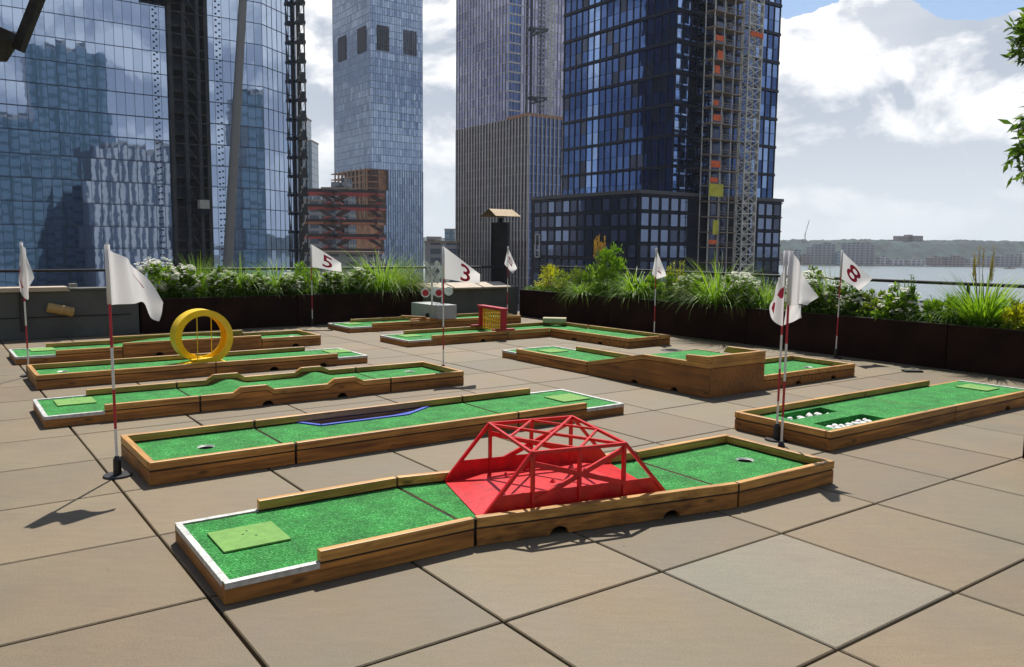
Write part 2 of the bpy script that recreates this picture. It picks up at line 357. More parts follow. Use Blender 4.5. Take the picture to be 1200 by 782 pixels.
    # rails
    for i,(s0,s1) in rails.items():
        P=Vector((*Q[i],0));E=Vector((*Q[(i+1)%4],0)); L=(E-P).length; d=(E-P)/L; n=Vector((-d.y,d.x,0))
        if i in (1,3):
            s0=max(s0,.0425); s1=min(s1 if s1 else L,L-.0425)
        s1=s1 or L
        pr=prof.get(i) or [(0,.15),(L,.15)]
        pts=[s0]+[s for s,z in pr if s0<s<s1]+[s1]
        up=[(s,interp(pr,s)) for s in pts]; lo=[(s,z-rail_h) for s,z in up]
        bm=BM(); prism(bm,lo+up[::-1],P-n*.004,d,n,.042,0 if i in (0,2) else 1)
        mk('rail',bm,['rail_x','rail_y'],sec,bevel=.004)
    for tr in trims:
        if tr[0]=='t': i=tr[1]; s0,s1=0,None
        else: i,s0,s1=tr
        P=Vector((*Q[i],0));E=Vector((*Q[(i+1)%4],0)); L=(E-P).length; d=(E-P)/L; n=Vector((-d.y,d.x,0)); s1=s1 or L
        if i in (1,3): s0=max(s0,.0305); s1=min(s1,L-.0305)
        bm=BM(); A=P+d*s0-n*.003; B=P+d*s1-n*.003
        box(bm,((A+B)/2+n*.0155+Vector((0,0,.0935))),((B-A).length,.033,.009),math.atan2(d.y,d.x))
        box(bm,((A+B)/2+n*.0012+Vector((0,0,.079))),((B-A).length,.0035,.02),math.atan2(d.y,d.x))
        mk('edge_trim',bm,'trim',sec,bevel=.002)
    if cup:
        bm=BM(); cyl(bm,(cup[0],cup[1],TZ-.085),(cup[0],cup[1],TZ-.004),.054,seg=24,caps=False)
        quadv=[bm.verts.new((cup[0]+.054*math.cos(a*PI/12),cup[1]+.054*math.sin(a*PI/12),TZ-.084)) for a in range(24)]; bm.faces.new(quadv)
        c=mk('hole_cup',bm,'cup',sec,smooth=False)
        bm=BM()
        for a in range(24):
            q=[(math.cos(b_*PI/12),math.sin(b_*PI/12)) for b_ in (a,a+1)]
            quad(bm,[(cup[0]+q[0][0]*.048,cup[1]+q[0][1]*.048,TZ-.006),(cup[0]+q[1][0]*.048,cup[1]+q[1][1]*.048,TZ-.006),(cup[0]+q[1][0]*.060,cup[1]+q[1][1]*.060,TZ+.0025),(cup[0]+q[0][0]*.060,cup[1]+q[0][1]*.060,TZ+.0025)])
        mk('cup_ring',bm,'cupring',sec)
    return sec
def teemat(par,cx,cy,sx=.33,sy=.3,rz=0,z=TZ):
    bm=BM(); box(bm,(cx,cy,z+.007),(sx,sy,.009),rz)
    m_=mk('tee_mat',bm,'mat',par,bevel=.002)
    for a,b_ in ((-.02,.03),(.03,-.02),(.01,.07)):
        bm=BM(); cyl(bm,(cx+a,cy+b_,z+.0117),(cx+a,cy+b_,z+.0127),.006,seg=10); mk('tee_hole',bm,'black',m_)
    return m_
def rect(a0,a1,b0,b1): return [(a0,b0),(a1,b0),(a1,b1),(a0,b1)]
W=.90
# course 1 : nearest, red truss bridge
c=course('nearest course, zigzag deck carrying the red truss bridge, white-edged tee at its left end',(-1.198,3.307),34.7)
s=section(c,rect(0,1.235,0,W),rails={0:(.42,None),2:(0,.815)},trims=((0,0,.42),('t',3),(2,.815,None)))
teemat(s,.255,.505,.32,.30)
G=.004
B1=(1.253,0); B2=(2.86,-.315); B3=(2.86,-.315+.9); B4=(1.253,.9)
section(c,[B1,B2,(2.855,.585),B4],rails={0:(0,None),2:(0,None)},notch={0:(.47,1.18)})
section(c,[(2.878,-.315),(3.80,-.315),(3.80,.585),(2.878,.585)],rails={0:(0,None),1:(0,None),2:(0,None)},cup=(3.50,.16))
# course 2 : blue hazard
c=course('second course from the front, with a blue-edged hollow against its back rail',(-2.258,4.996),35.9)
section(c,rect(0,.94,0,W),rails={0:(0,None),2:(0,None),3:(0,None)},cup=(.47,.46))
hz=[(1.30,.862),(1.41,.66),(2.18,.66),(2.50,.862)]
s=section(c,rect(.958,2.855,0,W),rails={0:(0,None),2:(0,None)},holes=[hz])
bm=BM()
zb=.052
lowp=[(1.40,.862),(1.46,.70),(1.95,.70),(2.02,.862)]
for j in range(3):
    a,b_=hz[j],hz[j+1]; a2,b2=lowp[j],lowp[j+1]
    quad(bm,[(a[0],a[1],TZ),(b_[0],b_[1],TZ),(b2[0],b2[1],zb),(a2[0],a2[1],zb)])
quad(bm,[(*p,zb) for p in lowp])
for j in range(3):
    a=Vector((*hz[j],TZ+.004)); b_=Vector((*hz[j+1],TZ+.004)); bar(bm,a,b_,.034,.012)
mk('water_hazard',bm,'blue',s)
s=section(c,rect(2.872,4.06,0,W),rails={0:(0,.74),2:(.42,None)},trims=((0,.74,None),('t',1),(2,0,.42)))
teemat(s,3.80,.50,.32,.30)
# course 3 : two humps
def hump(s,a,w=.0):
    return 0
def humpprof(L,hs,z0,z1):
    p=[(0,z0)]
    for a,b_,c_,d_ in hs: p+=[(a,z0),(b_,z1),(c_,z1),(d_,z0)]
    return p+[(L,z0)]
c=course('third course from the front, its side rails stepping up over two turf humps',(-3.805,6.554),35.3)
s=section(c,rect(0,1.22,0,W),rails={0:(.45,None),2:(0,.79)},trims=((0,0,.45),('t',3),(2,.79,None)))
teemat(s,.30,.60,.31,.31)
hs=[(.29,.36,.60,.67),(1.21,.28+1.0,1.50,1.59)]; L=1.90
pf=humpprof(L,hs,.15,.197); pb=[(L-s_,z) for s_,z in pf][::-1]
def zf(s_):
    z=TZ
    for a,b_,c_,d_ in hs:
        m_=(a+d_)/2; w=(d_-a)/2
        if abs(s_-m_)<w*1.15: z+=.05*(.5+.5*math.cos(PI*(s_-m_)/(w*1.15)))
    return z
section(c,rect(1.236,3.125,0,W),rails={0:(0,None),2:(0,None)},prof={0:pf,2:pb},notch={0:(.61,1.36)},zf=zf)
section(c,rect(3.142,4.02,0,W),rails={0:(0,None),1:(0,None),2:(0,None)},cup=(3.68,.62))
# course 4 : yellow loop
c=course('fourth course from the front, the one carrying the yellow loop',(-4.883,8.305),35.7)
section(c,rect(0,1.80,0,W),rails={0:(0,None),2:(0,None),3:(0,None)},cup=(.31,.56))
s=section(c,rect(1.812,3.72,0,W),rails={0:(0,1.50),2:(.50,None)},trims=((0,1.50,None),('t',1),(2,0,.50)),notch={0:(.68,1.30)})
teemat(s,3.55,.58,.30,.32)
# course 5 : leftmost back with high walls
c=course('farthest course on the left by the grey parapet, with a high-walled middle section',(-6.117,9.992),36.0)
s=section(c,rect(0,1.21,0,W),rails={0:(.44,None),2:(0,.78)},trims=((0,0,.44),('t',3),(2,.78,None)))
teemat(s,.36,.66,.28,.34)
L=1.85
pf=[(0,.197),(L,.197)]
section(c,rect(1.222,3.07,0,W),rails={0:(0,None),2:(0,None)},prof={0:pf,2:pf},notch={0:(.45,)},zf=lambda s_: TZ+.06*math.sin(PI*min(1,max(0,s_/1.85))),rail_h=.03)
section(c,rect(3.082,3.98,0,W),rails={0:(0,None),1:(0,None),2:(0,None)},notch={0:(.5,)},cup=(3.75,.55))
# course 6 : railroad
c=course('farthest course along the planter, carrying the railroad crossing box',(-2.80,14.02),36.4)
s=section(c,rect(0,1.22,0,W),rails={0:(.44,None),2:(0,.78)},trims=((0,0,.44),('t',3),(2,.78,None)))
teemat(s,.33,.60,.30,.30)
section(c,rect(1.232,2.75,0,W),rails={0:(0,None),2:(0,None)})
section(c,rect(2.762,3.70,0,W),rails={0:(0,None),1:(0,None),2:(0,None)},cup=(3.35,.45))
# course 7 : L shape with gate
c=course('L-shaped course at the back carrying the red and yellow gate',(-1.548,12.128),36.6)
s=section(c,rect(0,1.84,0,W),rails={0:(.42,None),2:(0,1.42)},trims=((0,0,.42),('t',3),(2,1.42,None)),notch={0:(1.36,)})
teemat(s,.36,.60,.30,.30)
section(c,rect(1.852,3.63,0,W),rails={0:(0,.862),1:(0,None),2:(0,None)},noboard=(0,))
bm=BM(); prism(bm,[(0,.0015),(.868,.0015),(.868,.092),(0,.092)],(1.852,0,0),(1,0,0),(0,1,0),.036); mk('side_board',bm,'wood_x',c,bevel=.003)
section(c,[(3.63,-1.88),(3.63,-.002),(2.72,-.002),(2.72,-1.88)],rails={0:(0,None),2:(0,None),3:(0,None)},notch={2:(.62,1.25)},noboard=(1,),cup=(3.05,-1.4))
# course 8 : raised L
c=course('raised L-shaped course ramping up to a tall boxed corner, lower green behind it',(-.133,11.144),-54.1)
s=section(c,rect(0,1.76,0,W),rails={0:(.33,None),2:(0,1.22)},trims=((0,0,.33),('t',3),(2,1.22,None)))
teemat(s,.42,.55,.30,.32)
L=1.86
pf=[(0,.152),(.93,.345),(L,.352)]; pb=[(L-s_,z) for s_,z in pf][::-1]
zz=lambda s_: TZ+.003+(.245)*min(1,max(0,s_/.93))
s=section(c,rect(1.772,3.63,0,W),rails={0:(0,None),2:(.62,None)},prof={0:pf,2:pb,1:[(0,.352),(2,.352)]},notch={0:(.80,1.40)},zf=zz,ply=True)
# high corner rails
bm=BM(); prism(bm,[(1.55,.354),(1.86,.354),(1.86,.425),(1.55,.415)],(1.772,-.006,0),(1,0,0),(0,1,0),.05); mk('high_rail',bm,'rail_x',s,bevel=.004)
bm=BM(); prism(bm,[(-.006,.30),(.906,.30),(.906,.352),(-.006,.352)],(3.634,0,0),(0,1,0),(-1,0,0),.05); mk('rail',bm,'rail_y',s,bevel=.004)
bm=BM(); prism(bm,[(.046,.354),(.906,.354),(.906,.425),(.046,.425)],(3.634,0,0),(0,1,0),(-1,0,0),.05); mk('high_rail',bm,'rail_y',s,bevel=.004)
bm=BM(); prism(bm,[(1.32,.354),(1.805,.354),(1.805,.425),(1.38,.425)],(1.772,.86,0),(1,0,0),(0,1,0),.046); mk('high_rail',bm,'rail_x',s,bevel=.004)
section(c,[(3.62,.915),(3.62,2.65),(2.73,2.65),(2.73,.915)],rails={0:(0,None),1:(0,None),2:(0,None)},notch={0:(.62,1.30)},cup=(3.25,2.25),noboard=(3,))
# course 9 : pits
c=course('rightmost course, with two rectangular pits of white stones cut in its turf',(2.408,6.057),35.4)
p1=[(.36,.60),(1.02,.60),(1.06,.80),(.42,.80)]; p2=[(.36,.20),(1.10,.20),(1.10,.42),(.40,.42)]
s=section(c,rect(0,1.87,0,W),rails={0:(0,None),2:(0,None),3:(0,None)},holes=[p1,p2])
for p in (p1,p2):
    bm=BM()
    for j in range(4):
        a,b_=p[j],p[(j+1)%4]; quad(bm,[(*a,TZ),(*b_,TZ),(*b_,.008),(*a,.008)])
    quad(bm,[(*q,.008) for q in p]); mk('stone_pit',bm,'turf',s)
s=section(c,rect(1.882,3.72,0,W),rails={0:(0,None),2:(.64,None)},trims=(('t',1),),notch={0:(1.0,)})
teemat(s,3.38,.52,.28,.32)
PIT=(c,p1,p2)
# stones lying in the pits
e1=Vector((math.cos(R(35.4)),math.sin(R(35.4)),0)); e2=Vector((-e1.y,e1.x,0)); O9=Vector((2.408,6.057,0))
for pi_,p in enumerate((p1,p2)):
    n_=13 if pi_==0 else 22
    for k in range(n_):
        a=p[0][0]+.06+(p[1][0]-p[0][0]-.12)*((k+.5)/n_)+rnd.uniform(-.02,.02); b_=p[0][1]+.035+ (k%3)*.045+rnd.uniform(-.008,.008)
        r=rnd.uniform(.022,.034); bm=BM(); bmesh.ops.create_icosphere(bm,subdivisions=2,radius=r)
        sd=rnd.uniform(0,99)
        for v in bm.verts:
            v.co*=1+.35*noise.noise(v.co*30+Vector((sd,0,0))); v.co.z*=.78
        o=mk('stone',bm,'stone',None,smooth=True); o.location=O9+e1*a+e2*b_+Vector((0,0,.05+rnd.uniform(0,.012))); o.rotation_euler=(0,0,rnd.uniform(0,6))
        tag(o,'white stone lying in the '+('rear' if pi_==0 else 'front')+' pit of the rightmost course','stone','white stones in the '+('rear' if pi_==0 else 'front')+' pit')

# ------------------------------------------------------------------ obstacles
# red truss bridge
t=thing('truss_bridge','red painted metal truss bridge straddling the nearest course','bridge',(-.184,4.03,0),R(23.5))
b0,b1_=.075,.82; h=.430
def X_(a,b_,z): return Vector((a-.05*(b_-.08)/.74*-1 if False else a+.055*(b_-.08)/.74,b_,z))
bm=BM()
# deck: ramp up, flat, ramp down
zs=[(.07,.096),(.30,.135),(1.0,.135),(1.22,.096)]
for (a,z),(a2,z2) in zip(zs,zs[1:]):
    vs=[X_(a,b0,z),X_(a2,b0,z2),X_(a2,b1_,z2),X_(a,b1_,z)]
    quad(bm,vs); quad(bm,[v-Vector((0,0,.006)) for v in vs[::-1]])
mk('deck',bm,'red',t)
for bb in (b0,b1_):
    bm=BM(); poly=[(.07,.094),(1.22,.094),(1.10,.218),(.19,.218)]
    P=X_(0,bb,0); prism(bm,poly,(P.x,P.y,0),(1,0,0),(0,1 if bb==b0 else -1,0),.006); mk('side_plate',bm,'red',t)
    bm=BM(); w=.019
    bar(bm,X_(.07,bb,.10),X_(.355,bb,h),w,w); bar(bm,X_(1.22,bb,.10),X_(.93,bb,h),w,w)
    bar(bm,X_(.35,bb,h),X_(.935,bb,h),w,w)
    for a in (.362,.642,.922): bar(bm,X_(a,bb,.12),X_(a,bb,h),.027,.016)
    bar(bm,X_(.37,bb+.004,.165),X_(.92,bb+.004,h-.03),.018,.028); bar(bm,X_(.37,bb-.004,h-.06),X_(.92,bb-.004,.21),.018,.028)
    mk('side_truss',bm,'red',t)
bm=BM(); w=.016
for a in (.355,.93): bar(bm,X_(a,b0,h+.001),X_(a,b1_,h+.001),w,w)
bar(bm,X_(.355,b0,h+.004),X_(.93,b1_,h+.004),w,w); bar(bm,X_(.355,b1_,h-.004),X_(.93,b0,h-.004),w,w)
bar(bm,X_(.642,b1_,h),X_(.93,(b0+b1_)/2,h),w*.8,w*.8); bar(bm,X_(.642,b0,h),X_(.355,(b0+b1_)/2,h),w*.8,w*.8)
bar(bm,X_(.642,b0,h),X_(.93,(b0+b1_)/2,h-.002),w*.8,w*.8); bar(bm,X_(.642,b1_,h),X_(.355,(b0+b1_)/2,h-.002),w*.8,w*.8)
mk('top_bracing',bm,'red',t)
for a,b_ in ((.42,.2),(.42,.68),(.64,.45),(.86,.2),(.86,.68)):
    bm=BM(); P=X_(a,b_,.136); bmesh.ops.create_cone(bm,cap_ends=True,segments=4,radius1=.022,radius2=.004,depth=.022,matrix=Matrix.Translation(P+Vector((0,0,.011))))
    mk('spike',bm,'red',t)
# yellow loop
ca=math.cos(R(35.7)); sa=math.sin(R(35.7))
def c4(a,b_): return (-4.883+ca*a-sa*b_,8.305+sa*a+ca*b_)
p=c4(1.77,.42)
t=thing('loop_ramp','yellow plastic loop-the-loop standing on the fourth course','loop obstacle',(p[0],p[1],0),R(35.7))
bm=BM(); r0=.305; wd=.23; n_=64; rows=[]
for k in range(n_+1):
    th=-PI/2+ (k/n_)*2*PI*.985; off=.09-(k/n_)*.20
    cxr=r0; x=r0*math.cos(th); z=.115+r0+r0*math.sin(th)
    prof_=[(-wd/2,-.0),( -wd/2,-.060),(-wd/2-.014,-.060),(-wd/2-.014,.012),(wd/2+.014,.012),(wd/2+.014,-.060),(wd/2,-.060),(wd/2,0)]
    row=[]
    for q,rr in prof_:
        rad=r0+rr; row.append(bm.verts.new((rad*math.cos(th),-off*-1*-1+q if False else -off+q,.115+r0+rad*math.sin(th))))
    rows.append(row)
for a,b_ in zip(rows,rows[1:]):
    for j in range(8): bm.faces.new((a[j],a[(j+1)%8],b_[(j+1)%8],b_[j]))
bm.faces.new(rows[0]); bm.faces.new(rows[-1][::-1])
bmesh.ops.recalc_face_normals(bm,faces=bm.faces)
mk('loop_track',bm,'yellow',t,smooth=False)
for sgn,y0,x1,nm in ((-1,-.09,-.24,0),(1,.11,.27,1)):
    bm=BM(); A=(0,y0,.113); 
    prism(bm,[(0,.093),(abs(x1),.093),(abs(x1),.097),(.12,.108),(0,.122)],(0,y0-wd/2-.006,0),(sgn,0,0),(0,1,0),wd+.012)
    for yy in (-wd/2-.008,wd/2+.002): prism(bm,[(0,.093),(abs(x1)*.95,.093),(abs(x1)*.85,.11),(.05,.15),(0,.15)],(0,y0+yy,0),(sgn,0,0),(0,1,0),.006)
    mk('entry_ramp',bm,'yellow',t)
bm=BM(); box(bm,(.0,.0,.150),(.30,.30,.016)); box(bm,(-.12,-.10,.128),(.34,.22,.012),0,0,0,R(-7)); mk('ledge',bm,'yellow',t)
for x,y in ((-.10,-.17),(.10,-.03)):
    bm=BM(); cyl(bm,(x,y,.11),(x+.005,y,.115+2*r0-.02),.0055,seg=8); mk('support_rod',bm,'yellow',t)
# gate on the L course
ca=math.cos(R(36.6)); sa=math.sin(R(36.6))
def c7(a,b_): return (-1.548+ca*a-sa*b_,12.128+sa*a+ca*b_)
p=c7(1.85,.45)
t=thing('gate_obstacle','red framed gate with yellow bars standing across the L-shaped course','gate',(p[0],p[1],0),R(36.6)+R(-8))
for y in (-.40,.40):
    bm=BM(); box(bm,(0,y,.152+.165),(.09,.055,.32)); mk('post',bm,'darkred',t,bevel=.004)
    bm=BM(); box(bm,(0,y,.165),(.40,.06,.028)); mk('foot',bm,'darkred',t,bevel=.004)
bm=BM(); box(bm,(0,0,.495),(.13,.90,.04)); mk('lintel',bm,'darkred',t,bevel=.005)
bm=BM()
for k in range(9): box(bm,(0,-.33+k*.0825,.285),(.016,.016,.36))
for z in (.13,.28,.33,.44): box(bm,(.004,0,z),(.014,.72,.016))
for k in range(9): box(bm,(.05,-.33+k*.0825,.285),(.012,.012,.36))
mk('bar_grille',bm,'gateyellow',t)
# pale block on the L corner
p=c7(3.42,.72)
bm=BM(); box(bm,(0,0,0),(.42,.24,.085)); o=mk('wooden_block',bm,simple('bleached_timber',(.42,.36,.22),.8,0,.15,10),None,bevel=.006); o.location=(p[0],p[1],.193); o.rotation_euler=(0,0,R(36.6-42)); tag(o,'pale bleached timber block on the outer corner of the L-shaped course','wooden block')
# railroad crossing
ca=math.cos(R(36.4)); sa=math.sin(R(36.4))
def c6(a,b_): return (-2.80+ca*a-sa*b_,14.02+sa*a+ca*b_)
p=c6(1.95,.45)
t=thing('signal_box','pale grey wooden box bridging the farthest course below the crossing signs','box',(p[0],p[1],0),R(36.4))
bm=BM(); box(bm,(0,0,.285),(.42,.98,.26)); mk('box_body',bm,'box_grey',t,bevel=.006)
bm=BM(); box(bm,(-.212,-.13,.20),(.01,.13,.09)); mk('tunnel_mouth',bm,'black',t)
def crossing(loc,rz,label,flip):
    t=thing('crossing_sign',label,'crossing sign',loc,rz,'railroad crossing signs on the grey box')
    bm=BM(); box(bm,(0,0,.36),(.032,.032,.72)); mk('post',bm,'sign_grey',t,bevel=.002)
    bm=BM()
    for s_ in (1,-1): 
        box(bm,(0,-.024 - .006*s_,.60),(.46,.008,.075),0,0,0,s_*R(57))
    mk('crossbuck',bm,'sign_grey',t)
    # lettering on the two boards
    for s_,txt in ((1,'RAILROAD'),(-1,'CROSSING')):
        o=textobj('lettering',txt,.05,'black'); o.parent=t; o.location=(0,-.029-.006*s_,.60); o.rotation_euler=(PI/2,-s_*R(57)*-1,0)
    for x in (-.125,.125):
        bm=BM(); cyl(bm,(x,-.02,.22),(x,-.045,.22),.085,seg=24); l=mk('lamp',bm,'sign_grey',t)
        bm=BM(); cyl(bm,(x,-.046,.22),(x,-.052,.22),.058,seg=24); mk('lens',bm,'darkred' if not flip else 'sign_grey',l)
    bm=BM(); box(bm,(0,-.01,.22),(.16,.02,.03)); mk('lamp_arm',bm,'sign_grey',t)
    return t
def textobj(name,txt,size,mat,ext=.0006,bold=0):
    cu=bpy.data.curves.new(name,'FONT'); cu.body=txt; cu.size=size; cu.align_x='CENTER'; cu.align_y='CENTER'; cu.extrude=ext; cu.offset=bold
    tmp=bpy.data.objects.new('tmp',cu); COL.objects.link(tmp); bpy.context.view_layer.update()
    dg=bpy.context.evaluated_depsgraph_get(); me=bpy.data.meshes.new_from_object(tmp.evaluated_get(dg)); 
    bpy.data.objects.remove(tmp); me.materials.clear(); me.materials.append(M[mat]); me.name=name
    o=bpy.data.objects.new(name,me); COL.objects.link(o); return o
p=c6(1.80,.22); crossing((p[0]-.02,p[1],.415),R(12),'grey railroad crossing sign with dark red lamps, left one on the box',False)
p=c6(2.12,.62); crossing((p[0]+.11,p[1]+.02,.415),R(12)+PI,'grey railroad crossing sign seen from behind, right one on the box',True)
# loose track timbers beside the box
for k,(a,b_,rz,l_,lab) in enumerate(((1.45,.10,10,.45,'front brown timber of the miniature track'),(1.50,.45,25,.42,'middle brown timber of the miniature track'),(1.42,.30,-60,.5,'long brown timber laid across the track'),(1.62,.06,-55,.34,'short brown timber touching the grey box'))):
    p=c6(a,b_); bm=BM(); box(bm,(0,0,0),(l_,.07,.03)); o=mk('track_timber',bm,'wood_x',None,bevel=.003); o.location=(p[0],p[1],.166+.0005+ (.03 if k==2 else 0)); o.rotation_euler=(0,0,R(36+rz)); tag(o,lab+' on the farthest course','timber','miniature track timbers')
    if k in (0,1,3): o.location.z=.166

# ------------------------------------------------------------------ flags
def cloth(par,quadpx,S,fold=0,wave=.03,ph=0,name='flag',hem=0,nu=22,nv=16,sag=0):
    """quadpx: TL,BL,BR,TR as (dx,dy down) in px from pole top; S metres per px"""
    TL,BL,BR,TR=[Vector((a*S,-b_*S)) for a,b_ in quadpx]
    def F(s,t,o=0):
        a=TL.lerp(TR,s); b_=BL.lerp(BR,s); p=a.lerp(b_,t)
        y=wave*s*math.sin(5.0*s+2.2*t+ph)*(.4+s)+.012*math.sin(9*s+4*t+ph*2)*s
        z=p.y-sag*math.sin(PI*s)*(1-.3*t)
        x=p.x
        return Vector((x,-.0+y+o,z))
    bm=BM(); g=[[bm.verts.new(F(i/nu,j/nv)) for j in range(nv+1)] for i in range(nu+1)]
    for i in range(nu):
        for j in range(nv): bm.faces.new((g[i][j],g[i][j+1],g[i+1][j+1],g[i+1][j]))
    o=mk(name,bm,'cloth',par,smooth=True); return o,F
def cloth2(par,cols,S,name='flag',nv=18,sub=8):
    """cols: (xt,yt,xb,yb,depth top,depth bottom) in px below the pole top"""
    n=len(cols)
    def cr(a,b_,c,d,f): return .5*((2*b_)+(-a+c)*f+(2*a-5*b_+4*c-d)*f*f+(-a+3*b_-3*c+d)*f**3)
    def F(s_,t_,o=0):
        q=min(n-1.0001,max(0,s_)*(n-1)); i=int(q); f=q-i
        g=[cols[max(0,min(n-1,i+k))] for k in (-1,0,1,2)]
        v=[cr(*(h_[m] for h_ in g),f) for m in range(6)]
        return Vector(((v[0]+(v[2]-v[0])*t_)*S,(v[4]+(v[5]-v[4])*t_)+.008*math.sin(11*s_+5*t_)*s_+o,-(v[1]+(v[3]-v[1])*t_)*S))
    nu=sub*(n-1); bm=BM(); g_=[[bm.verts.new(F(i/nu,j/nv)) for j in range(nv+1)] for i in range(nu+1)]
    for i in range(nu):
        for j in range(nv): bm.faces.new((g_[i][j],g_[i][j+1],g_[i+1][j+1],g_[i+1][j]))
    return mk(name,bm,'cloth',par,smooth=True),F
def number(par,F,txt,s0,t0,ss,ts,rot=0,shear=0):
    o=textobj('number',txt,1.0,'flagred',0,.013); me=o.data
    bm=bmesh.new(); bm.from_mesh(me); bmesh.ops.triangulate(bm,faces=bm.faces); bmesh.ops.subdivide_edges(bm,edges=bm.edges,cuts=2)
    xs=[v.co.x for v in bm.verts]; ys=[v.co.y for v in bm.verts]; cx=(min(xs)+max(xs))/2; cy=(min(ys)+max(ys))/2; wx=max(xs)-min(xs); wy=max(ys)-min(ys)
    for v in bm.verts:
        x=(v.co.x-cx)/wx; y=(v.co.y-cy)/wy
        xr=x*math.cos(rot)-y*math.sin(rot); yr=x*math.sin(rot)+y*math.cos(rot)
        v.co=F(min(1,max(0,s0+ss*(xr+shear*yr))),min(1,max(0,t0-ts*yr)),-.004)
    bm.to_mesh(me); bm.free(); o.parent=par
    # thicken the strokes
    return o
def mark(par,pts,S,y):
    bm=BM(); n_=len(pts); f=bm.faces.new([bm.verts.new((a*S,y,-b_*S)) for a,b_ in pts]); bmesh.ops.triangulate(bm,faces=[f]); return mk('number',bm,'flagred',par)
def flagpole(loc,label,lean=(0,0),H=1.5,base=True,stripes=((0,.30,0),(.30,.56,1),(.56,.83,0),(.83,1.12,1),(1.12,1.5,0))):
    t=thing('golf_flag',label,'golf flag',(loc[0],loc[1],0),0,'numbered flags on striped poles')
    def pt(z): return Vector((lean[0]*z,lean[1]*z,z))
    bm=BM()
    for a,b_,k in stripes: cyl(bm,pt(a+.015),pt(min(H,b_)+.015),.0088,seg=10,mi=k)
    mk('pole',bm,['polewhite','polered'],t)
    if base:
        bm=BM(); cyl(bm,(0,0,.001),(0,0,.012),.09,.085,seg=32); mk('base_plate',bm,'black',t)
        bm=BM(); cyl(bm,(0,0,.014),pt(.11),.026,.024,seg=16); cyl(bm,pt(.11),pt(.135),.024,.012,seg=16); mk('socket',bm,'black',t)
    return t,pt(H)
def top_empty_shift(o,P):  # children of the pole top
    o.location=P
def addflag(loc,label,S,quadpx,marks=(),num=None,lean=(0,0),extra=(),wave=.03,ph=0,sag=0,sleeve=None,cols=None,extracols=(),stm=()):
    t,P=flagpole(loc,label,lean)
    o,F=(cloth2(t,cols,S) if cols else cloth(t,quadpx,S,wave=wave,ph=ph,sag=sag)); o.location=P
    if num: n_=number(o,F,*num)
    for mk_ in marks: mark(o,mk_[0],S,mk_[1])
    for c2 in extracols: e,_=cloth2(o,c2,S,'flag_fold')
    for poly in stm:
        b5=BM(); f5=b5.faces.new([b5.verts.new((a,b_,0)) for a,b_ in poly]); bmesh.ops.triangulate(b5,faces=[f5]); bmesh.ops.subdivide_edges(b5,edges=b5.edges,cuts=3)
        for v in b5.verts: v.co=F(v.co.x,v.co.y,-.005)
        mk('number',b5,'flagred',o)
    for q,w_,p_ in extra:
        e,_=cloth(o,q,S,wave=w_,ph=p_,name='flag_fold')
    bm=BM(); SL=(quadpx[1][1]-quadpx[0][1]) if sleeve is None else sleeve
    if SL>0:
        d=Vector((lean[0],lean[1],1)).normalized(); cyl(bm,(0,0,.004),-d*SL*S,.016,.015,seg=12); mk('sleeve',bm,'cloth',o,smooth=True)
    return t
# hole flags ; S = distance / focal(959 px)
addflag((-2.567,5.215),'large billowing flag beside the left end of the blue-hollow course, number mostly hidden in folds',5.215/959,
  [(0,0),(3.5,69),(38,67),(26,33)],lean=(-.004,0),sleeve=69,
  cols=[(0,0,2,70,0,0),(9,7,10,69,-.05,-.01),(20,15,24,69,.035,.05),(33,24,38,67,-.05,.03),(47,42,50,84,.02,-.03),(60,67,57,89,.05,.01)],
  stm=[[(.50,.30),(.535,.30),(.72,.36),(.70,.40)]])
addflag((-5.464,9.157),'limp flag in front of the tan-topped parapet at the far left',9.157/959,
  [(0,0),(0,28),(12,43),(4,14)],lean=(-.006,0),sleeve=34,
  cols=[(-1,0,-5,46,0,.0),(1,2,0,60,-.03,-.04),(3,6,4,66,.03,.02),(5,12,8,52,-.01,-.03),(6,20,12,41,.02,.02)],
  stm=[[(.02,.55),(.16,.50),(.22,.56),(.14,.64),(.16,.72),(.34,.80),(.30,.85),(.10,.78),(.04,.70),(.10,.62)]])
addflag((-3.713,15.15),'flag reading 5 in front of the left planter',15.15/959,[(0,-1),(.5,25.5),(34,31),(35.5,20.5)],num=('5',.54,.50,.34,.72,0,.0),wave=.05,ph=.4)
addflag((-.797,9.45),'flag beside the far end of the twin-hump course, its 3 partly folded',9.45/959,[(1,0),(1,37),(42,43),(43,31)],num=('3',.60,.54,.27,.85,0,.0),wave=.07,ph=.9)
addflag((-.10,16.9),'small flag beside the black chimney, behind the farthest course',16.9/959,[(0,1),(-4,20),(5.5,31),(11,25)],num=('S',.45,.42,.5,.36,0,0),wave=.04,ph=2,sleeve=8)
addflag((2.328,13.33),'narrow drooping flag reading 7 at the end of the L-shaped course',13.33/959,[(0,1),(-4.5,30),(3,36),(12.5,32)],num=('7',.62,.52,.5,.20,0,0),wave=.05,ph=1.5,sleeve=10)
addflag((4.53,11.357),'flag reading 8 in front of the right planter',11.357/959,[(0,1),(-1,32),(24,47),(35,32)],num=('8',.48,.47,.44,.66,-.35,0),wave=.04,ph=.2,lean=(.012,0))
addflag((1.955,5.80),'front one of two crossing flags by the pit course, cloth turned right',5.85/959,
  [(1,0),(2,62),(16,62),(5,22)],lean=(.004,.0),sleeve=62,
  cols=[(0,0,0,62,0,0),(7,10,8,63,-.04,-.03),(17,27,15,61,.03,.05),(31,52,20,62,-.05,-.02)],
  extracols=[[(0,60,-3,86,.03,.03),(8,61,7,83,.0,.05),(17,62,17,77,.05,.02)]])
